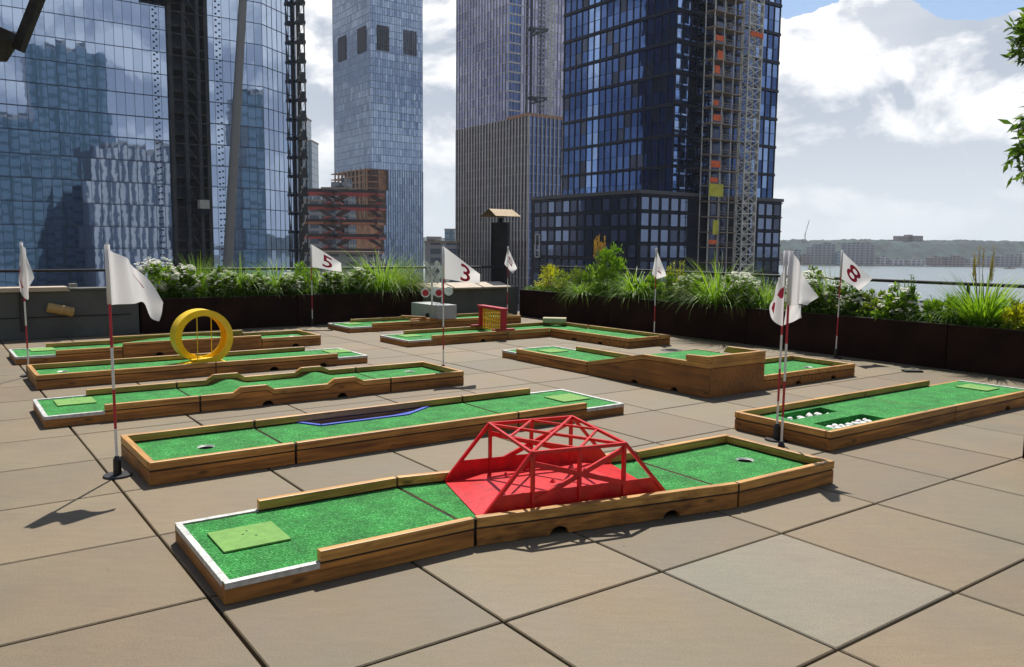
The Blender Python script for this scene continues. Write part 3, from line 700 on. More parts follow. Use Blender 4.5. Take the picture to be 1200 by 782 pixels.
addflag((2.115,6.40),'rear one of two crossing flags by the pit course, red arcs showing on its left',6.40/959,
  [(0,2),(-6,60),(-14,68),(-4,30)],lean=(.006,.0),sleeve=40,
  cols=[(0,0,0,84,0,0),(-3,18,-3,87,-.04,-.05),(-7,36,-11,81,.02,.02),(-14,55,-18,66,-.04,-.03)],
  stm=[[(.30,.34),(.50,.30),(.60,.38),(.46,.50),(.34,.52),(.44,.40)],[(.66,.55),(.80,.50),(.84,.75),(.68,.85)]])

# ------------------------------------------------------------------ terrace floor
def leaf(bm,p,d,L,w,mi=0,nrm=None,fold=.0):
    d=d.normalized(); s=d.cross(nrm if nrm is not None else Vector((rnd.uniform(-1,1),rnd.uniform(-1,1),rnd.uniform(.2,1))))
    if s.length<1e-4: s=Vector((1,0,0))
    s.normalize(); q=[p,p+d*L*.45+s*w/2,p+d*L,p+d*L*.45-s*w/2]
    f=bm.faces.new([bm.verts.new(v) for v in q]); f.material_index=mi
YAW=R(35.862); U=Vector((math.cos(YAW),math.sin(YAW),0)); V=Vector((-U.y,U.x,0)); UP=Vector((0,0,1))
T=.9144; ORG=Vector((-.023,3.1875,0))
def slab(bm,i,j,mi=0):
    g_=.0070; c=ORG+U*((i+.5)*T)+V*((j+.5)*T); dx,dy=rnd.uniform(-.002,.002),rnd.uniform(-.002,.002); dz=rnd.uniform(-.0016,.0004)
    h=T/2-g_; bv=.005; rz=rnd.uniform(-.0015,.0015)
    ring=[]
    for hh,z in ((h-bv,0),(h,-bv),(h,-.060)):
        ring.append([bm.verts.new(c+U*(a*hh+dx - b_*hh*rz)+V*(b_*hh+dy + a*hh*rz)+Vector((0,0,z+dz))) for a,b_ in ((-1,-1),(1,-1),(1,1),(-1,1))])
    f=bm.faces.new(ring[0]); f.material_index=mi
    for r0_,r1_ in zip(ring,ring[1:]):
        for k in range(4):
            f=bm.faces.new((r0_[k],r1_[k],r1_[(k+1)%4],r0_[(k+1)%4])); f.material_index=mi
bm=BM()
for i in range(-14,18):
    for j in range(-9,18):
        c_=ORG+U*((i+.5)*T)+V*((j+.5)*T)
        # keep to the terrace: in front of both planter lines
        a=(c_-Vector((-3.7,15.35,0))).dot(V); b_=(c_-Vector((.13,17.9,0))).dot(U)
        if a>.9 or b_>.9: continue
        slab(bm,i,j,1 if (i,j)==(1,-1) else 0)
mk('terrace_floor',bm,['paver','paver_pale']).__setitem__('kind','structure')
PL=Vector((-3.7,15.35,0)); K=Vector((.13,17.9,0))
def P3(base,du,dv,z=0): return base+U*du+V*dv+Vector((0,0,z))
# building block carrying the terrace
bm=BM(); cpt=P3(K,.9,.3)
Wc=[cpt-U*22+V*0,cpt-U*22-V*30,cpt-V*30,cpt]
A=[bm.verts.new((p.x,p.y,-.043)) for p in Wc]; B=[bm.verts.new((p.x,p.y,-24)) for p in Wc]
fs=[bm.faces.new(A),bm.faces.new(B[::-1])]+[bm.faces.new((A[k],B[k],B[(k+1)%4],A[(k+1)%4])) for k in range(4)]
bmesh.ops.recalc_face_normals(bm,faces=fs); mk('terrace_slab',bm,'joint').__setitem__('kind','structure')
# planters
def planter(p0,d,n,L,label,H=.57,D=.75):
    t=thing('planter',label,'planter',(p0.x,p0.y,0),math.atan2(d.y,d.x),'dark metal planters along the terrace edge')
    s=1 if Vector((-d.y,d.x,0)).dot(n)>0 else -1
    bm=BM(); th=.02
    box(bm,(L/2,s*th/2,H/2),(L,th,H-.004)); box(bm,(L/2,s*(D-th/2),H/2),(L,th,H-.004))
    for x in (th/2,L-th/2): box(bm,(x,s*D/2,H/2),(th-.002,D-2*th-.002,H-.004))
    mk('planter_box',bm,'planter',t)
    bm=BM(); box(bm,(L/2,s*(.018),H+.004),(L,.05,.012)); box(bm,(L/2,s*(D-.018),H+.004),(L,.05,.012)); mk('rim',bm,'planter_rim',t)
    bm=BM(); box(bm,(L/2,s*D/2,H-.06),(L-2*th-.004,D-2*th-.004,.04)); mk('soil',bm,'soil',t)
    return t
planter(P3(PL,-3.05,0),U,V,2.69,'left dark planter between the grey parapet and the flag reading 5')
planter(P3(PL,-.345,0),U,V,2.66,'dark planter behind the flag reading 5 and the railroad crossing')
seg=[0.05,2.91,6.13,9.27,12.4]; labs=['dark planter nearest the black chimney, right of the grey wall','dark planter behind the flag reading 7','dark planter behind the flag reading 8','dark planter at the right edge behind the pit course']
for a,b_,l in zip(seg,seg[1:],labs): planter(K-V*a,-V,U,b_-a-.015,l)
# parapets
def wallobj(name,label,P,L,D,H,rot,mat='parapet'):
    t=thing(name,label,'wall',(P.x,P.y,0),rot)
    bm=BM(); box(bm,(L/2,D/2,H/2),(L,D,H)); mk('wall_body',bm,mat,t,bevel=.008); return t
t=wallobj('parapet_wall','grey painted parapet at the far left with tan coping and a tan foam cylinder',P3(PL,-9.0,.02),5.92,.30,.74,YAW)
bm=BM(); box(bm,(2.45,.13,.775),(4.88,.40,.068)); mk('coping',bm,'coping',t,bevel=.008)
bm=BM(); box(bm,(5.42,.16,.762),(.98,.36,.04)); mk('coping',bm,'parapet',t,bevel=.008)
bm=BM(); box(bm,(2.9,-.006,.34),(5.8,.012,.018)); mk('joint_strip',bm,'stack',t)
bm=BM(); cyl(bm,(4.96,-.03,.80),(4.96,-.03,.86),.06); mk('cap',bm,'steel_grey',t)
bm=BM(); box(bm,(4.25,-.03,.43),(.055,.05,.60)); o=mk('downpipe',bm,'black',t,bevel=.01)
bm=BM(); a_=P3(PL,-4.42,-.09,.50); b_=P3(PL,-4.06,-.09,.41); cyl(bm,a_,b_,.075,seg=24); o=mk('foam_cylinder',bm,'float',None,bevel=.012); tag(o,'tan foam cylinder hanging tilted against the grey parapet','foam cylinder')
t=wallobj('parapet_wall','dark grey low wall between the two planter rows, below the black chimney',P3(PL,2.34,.10),2.45,.30,.62,YAW)
for k,(x,l_) in enumerate(((.36,.66),(1.08,.70),(1.82,.70))):
    bm=BM(); box(bm,(x,.10,.665),(l_,.44,.035),0,0,R(12)); mk('coping_panel',bm,'coping',t,bevel=.004)
# chimney stack
t=thing('chimney_stack','round black chimney stack with a folded brass rain cap','chimney',(-.29,19.3,0),YAW)
bm=BM(); cyl(bm,(0,0,-1),(0,0,2.04),.225,seg=36); mk('flue',bm,'stack',t,smooth=False)
bm=BM(); cyl(bm,(0,0,2.042),(0,0,2.06),.232,seg=36,caps=True); mk('flue_band',bm,'stack',t)
bm=BM(); cyl(bm,(0,0,2.06),(0,0,2.17),.055,seg=16); mk('cap_neck',bm,'stack',t)
bm=BM()
for s_ in (-1,1):
    vs=[(-.33,0,2.37),(.33,0,2.37),(.36,s_*.32,2.20),(-.36,s_*.32,2.20)]
    quad(bm,vs if s_<0 else vs[::-1]); quad(bm,[(a,b_,c_-.008) for a,b_,c_ in (vs[::-1] if s_<0 else vs)])
mk('rain_cap',bm,'brass',t)
# railing pipe
def railing(pts,label,posts):
    t=thing('railing',label,'railing',(0,0,0))
    bm=BM()
    for a,b_ in zip(pts,pts[1:]): cyl(bm,a,b_,.024,seg=10)
    mk('top_pipe',bm,'railing',t)
    bm=BM()
    for a,b_ in zip(pts,pts[1:]): cyl(bm,a-Vector((0,0,.42)),b_-Vector((0,0,.42)),.008,seg=8)
    mk('wire',bm,'railing',t)
    for p in posts:
        bm=BM(); cyl(bm,(p.x,p.y,0),(p.x,p.y,p.z),.022,seg=10); mk('post',bm,'railing',t)
railing([P3(PL,-9,.82,1.04),P3(PL,4.9,.82,1.04)],'black pipe railing behind the left planters',[P3(PL,x,.82,1.04) for x in (-8,-5.6,-3.2,-.8,1.6)])
railing([P3(K,.82,.3,1.07),P3(K,.82,-12.4,1.07)],'black pipe railing behind the right planters in front of the river',[P3(K,.82,x,1.07) for x in (-1.5,-4,-6.7,-9.1,-11.6)])
# litter of petals and dry leaves at the foot of the right planters
bm=BM()
for k in range(900):
    s_=rnd.uniform(2,12); o_=-abs(rnd.gauss(0,.22))-.02; p=P3(K,o_,-s_,.004+rnd.random()*.004); leaf(bm,p,Vector((rnd.uniform(-1,1),rnd.uniform(-1,1),.05)),rnd.uniform(.012,.035),rnd.uniform(.008,.016),0,Vector((0,0,1)))
for k in range(70):
    p=P3(PL,rnd.uniform(-7,9),-rnd.uniform(.3,11),.004); leaf(bm,p,Vector((rnd.uniform(-1,1),rnd.uniform(-1,1),.05)),rnd.uniform(.012,.03),rnd.uniform(.006,.012),0,Vector((0,0,1)))
o=mk('leaf_litter',bm,'straw'); tag(o,'dry leaf and petal litter scattered over the paving, thickest below the right planters','leaf litter',None,'stuff')
# drains
bm=BM(); cyl(bm,(0,0,.001),(0,0,.007),.16,.15,seg=32)
for k in range(6): box(bm,(0,-.1+k*.04,.0085),(.20-.03*abs(k-2.5),.012,.004))
o=mk('floor_drain',bm,'drain'); o.location=(2.37,12.05,0); tag(o,'round dark drain cover on the floor beside the L-shaped course','drain cover')
bm=BM(); box(bm,(0,0,.012),(.22,.12,.022)); o=mk('drain_lid',bm,'drain',None,bevel=.003); o.location=(5.02,10.15,0); tag(o,'small dark lid on the floor at the foot of the right planter','lid')

# ------------------------------------------------------------------ tank bracket top left
t=thing('roof_tank_stand','dark rusty steel tank stand corner hanging into the top left','steel stand',(-5.50,9.0,0),0)
bm=BM(); prism(bm,[(-3.0,3.54),(-.15,3.50),(-.02,3.68),(0,3.80),(-3.0,3.86)],(0,-.04,0),(1,0,0),(0,1,0),.42)
mk('platform',bm,'steel_dark',t,bevel=.01)
bm=BM()
for k in range(5): box(bm,(-.4-k*.16,-.06,3.52+.01*(k%2)),(.06,.03,.05))
mk('edge_brackets',bm,'steel_dark',t)
bm=BM(); bar(bm,(.05,.25,3.60),(.78,.25,5.2),.10,.10); mk('brace',bm,'steel_dark',t)
bm=BM(); bar(bm,(-.20,.1,3.80),(-.34,.1,5.2),.08,.12); mk('leg',bm,'steel_dark',t)
bm=BM(); bar(bm,(-.38,0,3.80),(-.44,0,5.2),.09,.09); mk('pipe',bm,'steel_grey',t)
bm=BM(); bar(bm,(-.95,.2,0),(-.95,.2,3.3),.16,.16); bar(bm,(-2.6,.2,0),(-2.6,.2,3.3),.16,.16); mk('scaffold_legs',bm,'steel_dark',t)
bm=BM(); bar(bm,(-.33,.0,3.3),(-.62,0,.9),.07,.07); mk('strut',bm,'steel_grey',t)
bm=BM(); bar(bm,(-.1,.1,3.80),(-1.3,.1,5.6),.07,.1); mk('brace',bm,'steel_dark',t)

# ------------------------------------------------------------------ plants
def blade(bm,p,az,L,w,droop,mi=0,seg=5,lean=.5):
    d=Vector((math.cos(az),math.sin(az),0)); side=Vector((-d.y,d.x,0)); prev=None; pos=Vector(p); ang=PI/2-lean*rnd.uniform(.2,1)
    for k in range(seg+1):
        f_=k/seg; ww=w*(1-f_**1.6)*.5+.0006
        a=bm.verts.new(pos+side*ww); b_=bm.verts.new(pos-side*ww)
        if prev: fc=bm.faces.new((prev[0],a,b_,prev[1])); fc.material_index=mi
        prev=(a,b_); ang-=droop/seg*(.4+1.2*f_); pos=pos+(d*math.cos(ang)+UP*math.sin(ang))*(L/seg)
def blossom(bm,p,r,n=7,mi=0):
    for k in range(n):
        a=k*2*PI/n+rnd.random(); d=Vector((math.cos(a),math.sin(a),rnd.uniform(.0,.5))); leaf(bm,p,d,r,r*.8,mi,Vector((rnd.uniform(-.3,.3),rnd.uniform(-.3,.3),1)))
def rdir(): 
    z=rnd.uniform(-1,1); a=rnd.uniform(0,2*PI); r=math.sqrt(1-z*z); return Vector((r*math.cos(a),r*math.sin(a),z))
def stems(parent,n,H,r,mat='bark',w=.006):
    bm=BM()
    for k in range(n):
        a=rnd.uniform(0,2*PI); q=Vector((math.cos(a)*r*rnd.uniform(.3,1),math.sin(a)*r*rnd.uniform(.3,1),H*rnd.uniform(.6,.95)))
        m_=q*.5+Vector((rnd.uniform(-.03,.03),rnd.uniform(-.03,.03),.03)); bar(bm,(q.x*.15,q.y*.15,-.05),m_,w); bar(bm,m_,q,w*.7)
    mk('stem',bm,mat,parent)
def bush(t,rx,ry,H,n,lm,ls=(.05,.10),lw=.5,nstem=9,low=-.05):
    """uneven leafy mass made of leaf clumps"""
    bm=BM(); sd=rnd.uniform(0,50); clumps=[]
    for k in range(max(8,n//45)):
        d=rdir(); q=rnd.random()**.45
        bump=1+.28*noise.noise(Vector((d.x*1.8+sd,d.y*1.8,d.z*1.8)))
        clumps.append(Vector((d.x*rx*q*bump,d.y*ry*q*bump,H*.5+low+d.z*H*.5*q*bump)))
    for k in range(n):
        c=rnd.choice(clumps); p=c+rdir()*rnd.uniform(.01,.11)*min(1.2,rx*3); 
        if p.z<-.04: p.z=-.04+rnd.random()*.05
        out=(p-Vector((0,0,H*.3))).normalized()+rdir()*.7+UP*.25
        L=rnd.uniform(*ls); leaf(bm,p,out,L,L*lw)
    mk('foliage',bm,lm,t); stems(t,nstem,H,rx*.8)
    return clumps
def flowers(t,clumps,n,rx,ry,H,r=(.032,.052),mat='petal'):
    bm=BM()
    for k in range(n):
        d=rdir(); d.z=d.z*.75+.25; bump=rnd.uniform(.86,1.12); p=Vector((d.x*rx*bump,d.y*ry*bump,H*.45+d.z*H*.52*bump))
        rr=rnd.uniform(*r)
        for q in range(4): blossom(bm,p+rdir()*rr*.5,rr*.7,6)
    mk('blossom',bm,mat,t)
def p_hydrangea(t,s=1,white=70,lm='leaf_dark'):
    H=.62*s; c=bush(t,.31*s,.31*s,H,1500,lm,(.045,.085),.6); flowers(t,c,int(white*1.5),.31*s,.31*s,H)
def p_grass(t,s=1,n=420,lm='leaf_grass',droop=1.5,w=.011,wide=.09,lean=.8):
    bm=BM()
    for k in range(n):
        a=rnd.uniform(0,2*PI); r=rnd.random()**.5*wide*s; p=(r*math.cos(a),r*math.sin(a),-.04)
        blade(bm,p,a+rnd.uniform(-.5,.5),rnd.uniform(.45,1.0)*s,w*rnd.uniform(.6,1.2),droop*rnd.uniform(.5,1.3),0,6,lean)
    mk('grass_blades',bm,lm,t)
def p_shrub(t,s=1,lm='leaf_mid',n=1500,ls=(.04,.075),lw=.5,rx=.32,H=.62): bush(t,rx*s,rx*s,H*s,n,lm,ls,lw)
def p_tall(t,s=1,lm='leaf_mid',H=.8,nst=4):
    bm=BM(); b2=BM()
    for k in range(nst):
        a=rnd.uniform(0,2*PI); base=Vector((math.cos(a)*.08,math.sin(a)*.08,-.04)); top=base+Vector((rnd.uniform(-.08,.08),rnd.uniform(-.08,.08),H*s*rnd.uniform(.75,1)))
        bar(b2,base,top,.008)
        for j in range(70):
            f_=rnd.uniform(.2,1); p=base.lerp(top,f_); az=rnd.uniform(0,2*PI); d=Vector((math.cos(az),math.sin(az),rnd.uniform(-.3,.6)))
            leaf(bm,p,d,rnd.uniform(.06,.13)*(1.15-f_*.5),rnd.uniform(.016,.03),0,UP)
    mk('foliage',bm,lm,t); mk('stem',b2,'leaf_olive',t)
def p_cone(t,s=1,H=.95):
    bm=BM()
    for k in range(2600):
        f_=rnd.random()**.8; a=rnd.uniform(0,2*PI); r=(.26*(1-f_)**.8+.015)*rnd.uniform(.45,1)*(1+.25*math.sin(a*3+f_*9)); p=Vector((r*math.cos(a),r*math.sin(a),f_*H*s-.03))
        leaf(bm,p,Vector((math.cos(a),math.sin(a),rnd.uniform(.1,1.1)))+rdir()*.4,rnd.uniform(.03,.065),rnd.uniform(.018,.03))
    mk('foliage',bm,'leaf_mid',t); bm=BM(); bar(bm,(0,0,-.05),(0,0,H*s*.95),.016); mk('stem',bm,'bark',t)
def p_reed(t,s=1,n=26,H=1.05,mat='plume'):
    p_grass(t,.75*s,160)
    bm=BM()
    for k in range(n):
        b2=BM(); a=rnd.uniform(0,2*PI); q=Vector((math.cos(a)*.13,math.sin(a)*.10,H*s*rnd.uniform(.72,1))); bar(bm,(0,0,0),q,.004)
        for j in range(26):
            p=q+Vector((0,0,.05-.26*j/26))+rdir()*.008; leaf(b2,p,rdir()*.3+UP,.05,.010)
        mk('plume',b2,mat,t)
    mk('stem',bm,'straw',t)
def p_spike(t,s=1,n=7,H=.75):
    p_shrub(t,.8*s,'leaf_olive',700)
    bm=BM()
    for k in range(n):
        x=rnd.uniform(-.25,.25); y=rnd.uniform(-.1,.1); h=H*s*rnd.uniform(.7,1)
        for j in range(60):
            z=h*(1-.5*rnd.random()); leaf(bm,Vector((x,y,z))+rdir()*.014,rdir()+UP*1.2,.035,.014)
        bar(bm,(x*.5,y,0),(x,y,h),.006)
    mk('flower_spike',bm,'leaf_lime' ,t)
def plant(kind,label,side,along,off,fn,HB=.52,**k):
    base=P3(PL,along,.36+off) if side=='L' else P3(K,.36+off,-along)
    t=thing(kind,label,'plant',(base.x,base.y,HB+.02),rnd.uniform(0,6),'plants growing in the terrace planters'); fn(t,**k); return t
G_='L'
plant('flowering_bush','pale white-blossomed bush at the left end of the left planter row','L',-2.72,0,p_hydrangea,s=1.15,white=150,lm='leaf_mid')
plant('flowering_bush','white-blossomed bush, second from the left end of the left planter row','L',-2.28,.02,p_hydrangea,s=.95,white=90)
plant('ornamental_grass','narrow upright grass tuft above the yellow loop, in front of the dark tower recess','L',-1.98,.12,p_grass,s=.95,n=170,droop=.5,lean=.35,wide=.06)
plant('flowering_bush','low dark bush with yellowish blossoms above the yellow loop','L',-1.62,-.08,p_hydrangea,s=.82,white=60)
plant('ornamental_grass','tuft of upright grass behind the low yellowish-blossomed bush','L',-1.62,.2,p_grass,s=.9,n=220,droop=.9,wide=.08)
plant('flowering_bush','small dark bush with scattered white blossoms under the arching grass','L',-1.05,-.14,p_hydrangea,s=.72,white=45)
plant('ornamental_grass','arching bright grass clump in the middle of the left planter row','L',-1.22,.12,p_grass,s=1.12,n=480)
plant('ornamental_grass','broad arching grass clump left of the flag reading 5','L',-.58,.08,p_grass,s=1.12,n=460)
plant('flowering_bush','dark bush with white blossoms just left of the flag reading 5','L',-.42,-.16,p_hydrangea,s=.75,white=55)
plant('shrub','leafy green shrub directly behind the flag reading 5','L',.02,.05,p_shrub,s=1.0,lm='leaf_mid',n=1300)
plant('ornamental_grass','grass clump just right of the flag reading 5','L',.40,.10,p_grass,s=.98,n=380)
plant('flowering_bush','dark bush with white blossoms just right of the flag reading 5','L',.42,-.16,p_hydrangea,s=.76,white=50)
plant('flowering_bush','bush with pale yellow blossoms left of the crossing signs','L',1.05,-.12,p_hydrangea,s=.85,white=80,lm='leaf_mid')
plant('ornamental_grass','small grass tuft left of the large grass mound','L',.95,.16,p_grass,s=.85,n=260)
plant('ornamental_grass','large tall mound of arching grass behind the crossing signs','L',1.62,.08,p_grass,s=1.38,n=900,wide=.24,droop=1.4,lean=.95)
plant('ornamental_grass','rounded grass clump at the right end of the left planter row','L',2.12,.0,p_grass,s=1.05,n=560,wide=.18,droop=1.6,lean=1.0,lm='leaf_olive')
plant('shrub','bright yellow-green feathery shrub beside the black chimney','R',.62,.0,p_shrub,s=1.0,lm='leaf_lime',n=1700,ls=(.03,.06),lw=.35)
plant('shrub','olive-green shrub right of the yellow-green shrub','R',1.28,.05,p_shrub,s=1.05,lm='leaf_olive',n=1700,ls=(.04,.08),lw=.3,H=.58)
plant('shrub','dark fine-leaved shrub left of the orange plumes','R',1.72,.08,p_shrub,s=1.0,lm='leaf_dark',n=1500,lw=.35,H=.6)
plant('feather_reed','feather reed with tall orange plumes above the other plants','R',1.98,.22,p_reed,s=1.12,n=30)
plant('ornamental_grass','low trailing grass spilling over the planter below the orange plumes','R',1.95,-.22,p_grass,s=.72,n=420,droop=2.2,lean=1.1)
plant('shrub','tallest dense green shrub, just right of the orange plumes','R',2.42,.08,p_shrub,s=1.0,lm='leaf_mid',n=3000,ls=(.04,.08),lw=.45,rx=.36,H=1.0)
plant('ornamental_grass','broad-bladed arching grass spilling forward, left of the flag reading 7','R',3.30,-.02,p_grass,s=1.05,n=420,w=.02,droop=1.7,lean=.9)
plant('shrub','low green shrub left of the drooping flag reading 7','R',3.72,-.05,p_shrub,s=.8,lm='leaf_mid',n=900)
plant('flower_spikes','pale green upright flower spikes just right of the flag reading 7','R',4.15,.12,p_spike,s=1.0)
plant('shrub','low dark shrub right of the flag reading 7','R',4.10,-.12,p_shrub,s=.85,lm='leaf_dark',n=1100)
plant('flowering_bush','loose white-blossomed bush left of the large grass clump','R',4.72,-.1,p_hydrangea,s=.82,white=90)
plant('shrub','mid green shrub behind the loose white-blossomed bush','R',4.62,.2,p_shrub,s=.95,lm='leaf_olive',n=1000)
plant('ornamental_grass','large bright arching grass clump below the construction hoist','R',5.25,.0,p_grass,s=1.22,n=900,w=.013,wide=.2,droop=1.5,lean=.95)
plant('flowering_bush','white-blossomed bush right of the large bright grass clump','R',5.75,-.08,p_hydrangea,s=.95,white=120,lm='leaf_mid')
plant('ornamental_grass','wispy grass left of the two crossing flags','R',6.12,.10,p_grass,s=1.0,n=380,w=.008,droop=1.8)
plant('flowering_bush','bush thick with cream blossoms between the crossing flags and the flag reading 8','R',6.98,0,p_hydrangea,s=1.05,white=190)
plant('ornamental_grass','dark upright grass behind the flag reading 8','R',7.25,.16,p_grass,s=1.12,n=260,lm='leaf_mid',droop=1.2)
plant('flowering_bush','dark bush with small blossoms just right of the flag reading 8','R',7.62,-.05,p_hydrangea,s=.85,white=70)
plant('shrub','low olive shrub on the river side between the flag reading 8 and the lanky plant','R',8.05,0,p_shrub,s=.68,lm='leaf_olive',n=1200)
plant('lanky_plant','tall lanky plant with narrow leaves standing against the river','R',8.52,.05,p_tall,s=.86)
plant('flowering_bush','low bush with small pale blossoms at the foot of the lanky plant','R',8.48,-.12,p_hydrangea,s=.78,white=45,lm='leaf_mid')
plant('shrub','low reddish-tipped shrub right of the lanky plant','R',8.92,0,p_shrub,s=.72,lm='leaf_mid',n=1200)
plant('ornamental_grass','thin grass tuft left of the thick upright grass at the right','R',9.12,.05,p_grass,s=.75,n=240,w=.008)
plant('ornamental_grass','thick upright broad-bladed grass clump near the right edge','R',9.50,.02,p_grass,s=.98,n=420,w=.022,droop=.9,lean=.8,wide=.14,lm='leaf_grass')
plant('feather_reed','straw-coloured plumes rising behind the thick upright grass','R',9.35,.30,p_reed,s=1.0,n=14,H=1.0,mat='straw')
plant('shrub','bright yellow-green shrub at the right edge','R',9.98,-.08,p_shrub,s=.72,lm='leaf_lime',n=1100,ls=(.04,.07),lw=.7)
plant('shrub','mid green shrub beyond the right edge of the view','R',10.6,0,p_shrub,s=.9,lm='leaf_mid',n=800)
# low filler foliage so the soil is covered, one object per planter row
for side,a,b_ in (('L',-3.0,2.3),('R',.1,11)):
    bm=BM(); n_=int((b_-a)*650)
    for k in range(n_):
        s=rnd.uniform(a,b_); o=rnd.uniform(.03,.7); p=P3(PL,s,o,.53+rnd.uniform(0,.12)) if side=='L' else P3(K,o,-s,.53+rnd.uniform(0,.12))
        leaf(bm,p,rdir()+UP*.6,rnd.uniform(.04,.08),rnd.uniform(.02,.035))
    o=mk('ground_cover',bm,'leaf_dark'); tag(o,'dark leafy ground cover in the '+('left' if side=='L' else 'right')+' planter row','ground cover',None,'stuff')
# potted tree at the right edge
kx=Vector((3.765,5.90,0))
t=thing('potted_tree','tree in a dark planter at the right edge, leaves hanging into the top right','tree',(kx.x,kx.y,0),YAW)
bm=BM(); box(bm,(.45,-.45,.31),(.90,.90,.62)); mk('tree_planter',bm,'planter',t,bevel=.006)
bm=BM(); cyl(bm,(.45,-.45,.6),(.52,-.40,2.1),.06,.04,seg=12)
ends=[]
def pxp(px,py,y):   # point of the crown given as direction offsets, kept at the tree's own depth
    return Vector(((px-600)/965*y,y,1.52+(292-py)/959*y))
inv=Matrix.Rotation(-YAW,3,'Z')
fork=Vector((.52,-.40,2.1))
tips=[(1170,42,5.9),(1176,60,5.95),(1184,22,5.85),(1192,52,5.8),(1194,36,5.9),(1188,72,5.9),(1178,48,5.9),(1195,14,5.9),(1188,175,5.85),(1192,140,5.85),(1176,40,5.9),(1172,68,6.0),(1190,45,5.7),(1196,30,5.9),(1183,150,5.8),(1180,185,5.9),(1190,165,6.1),(1185,200,5.85),(1196,120,5.9),(1198,205,5.7),(1215,60,5.8),(1230,110,5.9),(1225,170,5.7),(1240,20,6),(1250,150,5.6),(1210,-20,5.8),(1260,60,5.6)]
lb=BM()
for (px,py,y) in tips:
    q=inv@(pxp(px,py,y)-kx); m_=fork.lerp(q,.55)+Vector((.05,.05,.28))
    cyl(bm,fork,m_,.018,.010,seg=6); cyl(bm,m_,q,.009,.004,seg=6)
    nl=34
    for k in range(nl):
        f_=rnd.uniform(.70,1.0); p=m_.lerp(q,f_)+rdir()*.05; d=(q-m_).normalized()*.6+rdir()*.7-UP*.25
        leaf(lb,p,d,rnd.uniform(.06,.115),rnd.uniform(.020,.034))
mk('trunk',bm,'bark',t); mk('crown',lb,'leaf_dark',t)

# ------------------------------------------------------------------ city
def facade(g,mu,P,ang,L,z0,z1,bay,fl,jit=.4,mw=.12,md=.12,bh=.25,bd=.08,picker=None,skip=None,skew=None,gmi=0,mmi=0,hz=True,vz=True):
    """g: bmesh for panes, mu: bmesh for mullions. wall from P along angle ang; outside is to the right of the direction"""
    d=Vector((math.cos(R(ang)),math.sin(R(ang)),0)); n=Vector((d.y,-d.x,0)); P=Vector((P[0],P[1],0))
    nx=max(1,round(L/bay)); nz=max(1,round((z1-z0)/fl)); bx=L/nx; bz=(z1-z0)/nz
    for i in range(nx):
        for j in range(nz):
            if skip and skip(i*bx,z0+j*bz): continue
            a=rnd.gauss(0,R(jit))*bx/2; b_=rnd.gauss(0,R(jit))*bz/2
            c=[(-1,-1),(1,-1),(1,1),(-1,1)]
            vs=[g.verts.new(P+d*((i+.5+u_/2)*bx)+Vector((0,0,z0+(j+.5+w_/2)*bz))+n*(u_*a+w_*b_)) for u_,w_ in c]
            f=g.faces.new(vs); f.material_index=picker(i,j) if picker else gmi
    if vz:
        for i in range(nx+1):
            s=i*bx; zz=[z0]
            segs=[(z0,z1)] if not skip else []
            if skip:
                run=None
                for j in range(nz+1):
                    ok=j<nz and not skip(min(s,L-bx*.5),z0+j*bz)
                    if ok and run is None: run=z0+j*bz
                    if not ok and run is not None: segs.append((run,z0+j*bz)); run=None
            for a,b_ in segs:
                c=P+d*s+n*(md/2)+Vector((0,0,(a+b_)/2)); box(mu,c,(mw,md,b_-a),R(ang),mmi)
    if hz:
        for j in range(nz+1):
            z=z0+j*bz
            if skip:
                run=None
                for i in range(nx+1):
                    ok=i<nx and not skip(i*bx,min(z,z1-bz*.5))
                    if ok and run is None: run=i*bx
                    if not ok and run is not None:
                        c=P+d*((run+i*bx)/2)+n*(bd/2-.01)+Vector((0,0,z)); box(mu,c,(i*bx-run,bd,bh),R(ang),mmi); run=None
            else:
                c=P+d*(L/2)+n*(bd/2-.01)+Vector((0,0,z)); box(mu,c,(L,bd,bh),R(ang),mmi)
def body(bm,pts,z0,z1,mi=0):
    A=[bm.verts.new((x,y,z0)) for x,y in pts]; B=[bm.verts.new((x,y,z1)) for x,y in pts]; k=len(pts)
    fs=[bm.faces.new(A[::-1]),bm.faces.new(B)]+[bm.faces.new((A[i],A[(i+1)%k],B[(i+1)%k],B[i])) for i in range(k)]
    bmesh.ops.recalc_face_normals(bm,faces=fs)
    for f in fs: f.material_index=mi
GA=35.9; du=Vector((math.cos(R(GA)),math.sin(R(GA)),0)); dv=Vector((-du.y,du.x,0)); GZ=-24
def pt(P,a,b_): p=Vector((P[0],P[1],0))+du*a+dv*b_; return (p.x,p.y)
# --- tower 1, mirror glass on the left
t=thing('mirror_glass_tower','huge blue mirror-glass tower filling the left, with a dark construction recess','skyscraper',(-50.3,168,GZ)); 
def child(o): o.parent=t; o.location=-t.location if False else Vector((0,0,0)); o.matrix_parent_inverse=Matrix.Translation(-Vector(t.location)); return o
A1=(-50.3,168)   # right end of the main face at px 314
def onface(px): # distance left of A1 along the face
    k=(px-600)/965; return (A1[0]-k*A1[1])/(du.x-k*du.y)
sR=onface(246); sL=onface(204)
g=BM(); mu=BM()
facade(g,mu,pt(A1,-sR,0),GA,sR,GZ,150,1.55,4.02,.13,.055,.05,.13,.05)
LL_=150
facade(g,mu,pt(A1,-LL_,0),GA,LL_-sL,GZ,150,1.55,4.02,.13,.055,.05,.13,.05)
for k in range(43):
    for a_,b_ in ((-LL_,-sL),(-sR,0)): c=pt(A1,(a_+b_)/2,-.02); box(mu,(c[0],c[1],GZ+k*4.02+.42),(b_-a_,.04,.06),R(GA))
facade(g,mu,A1,72,12,GZ,150,1.7,4.02,.2,.06,.06,.15,.06)
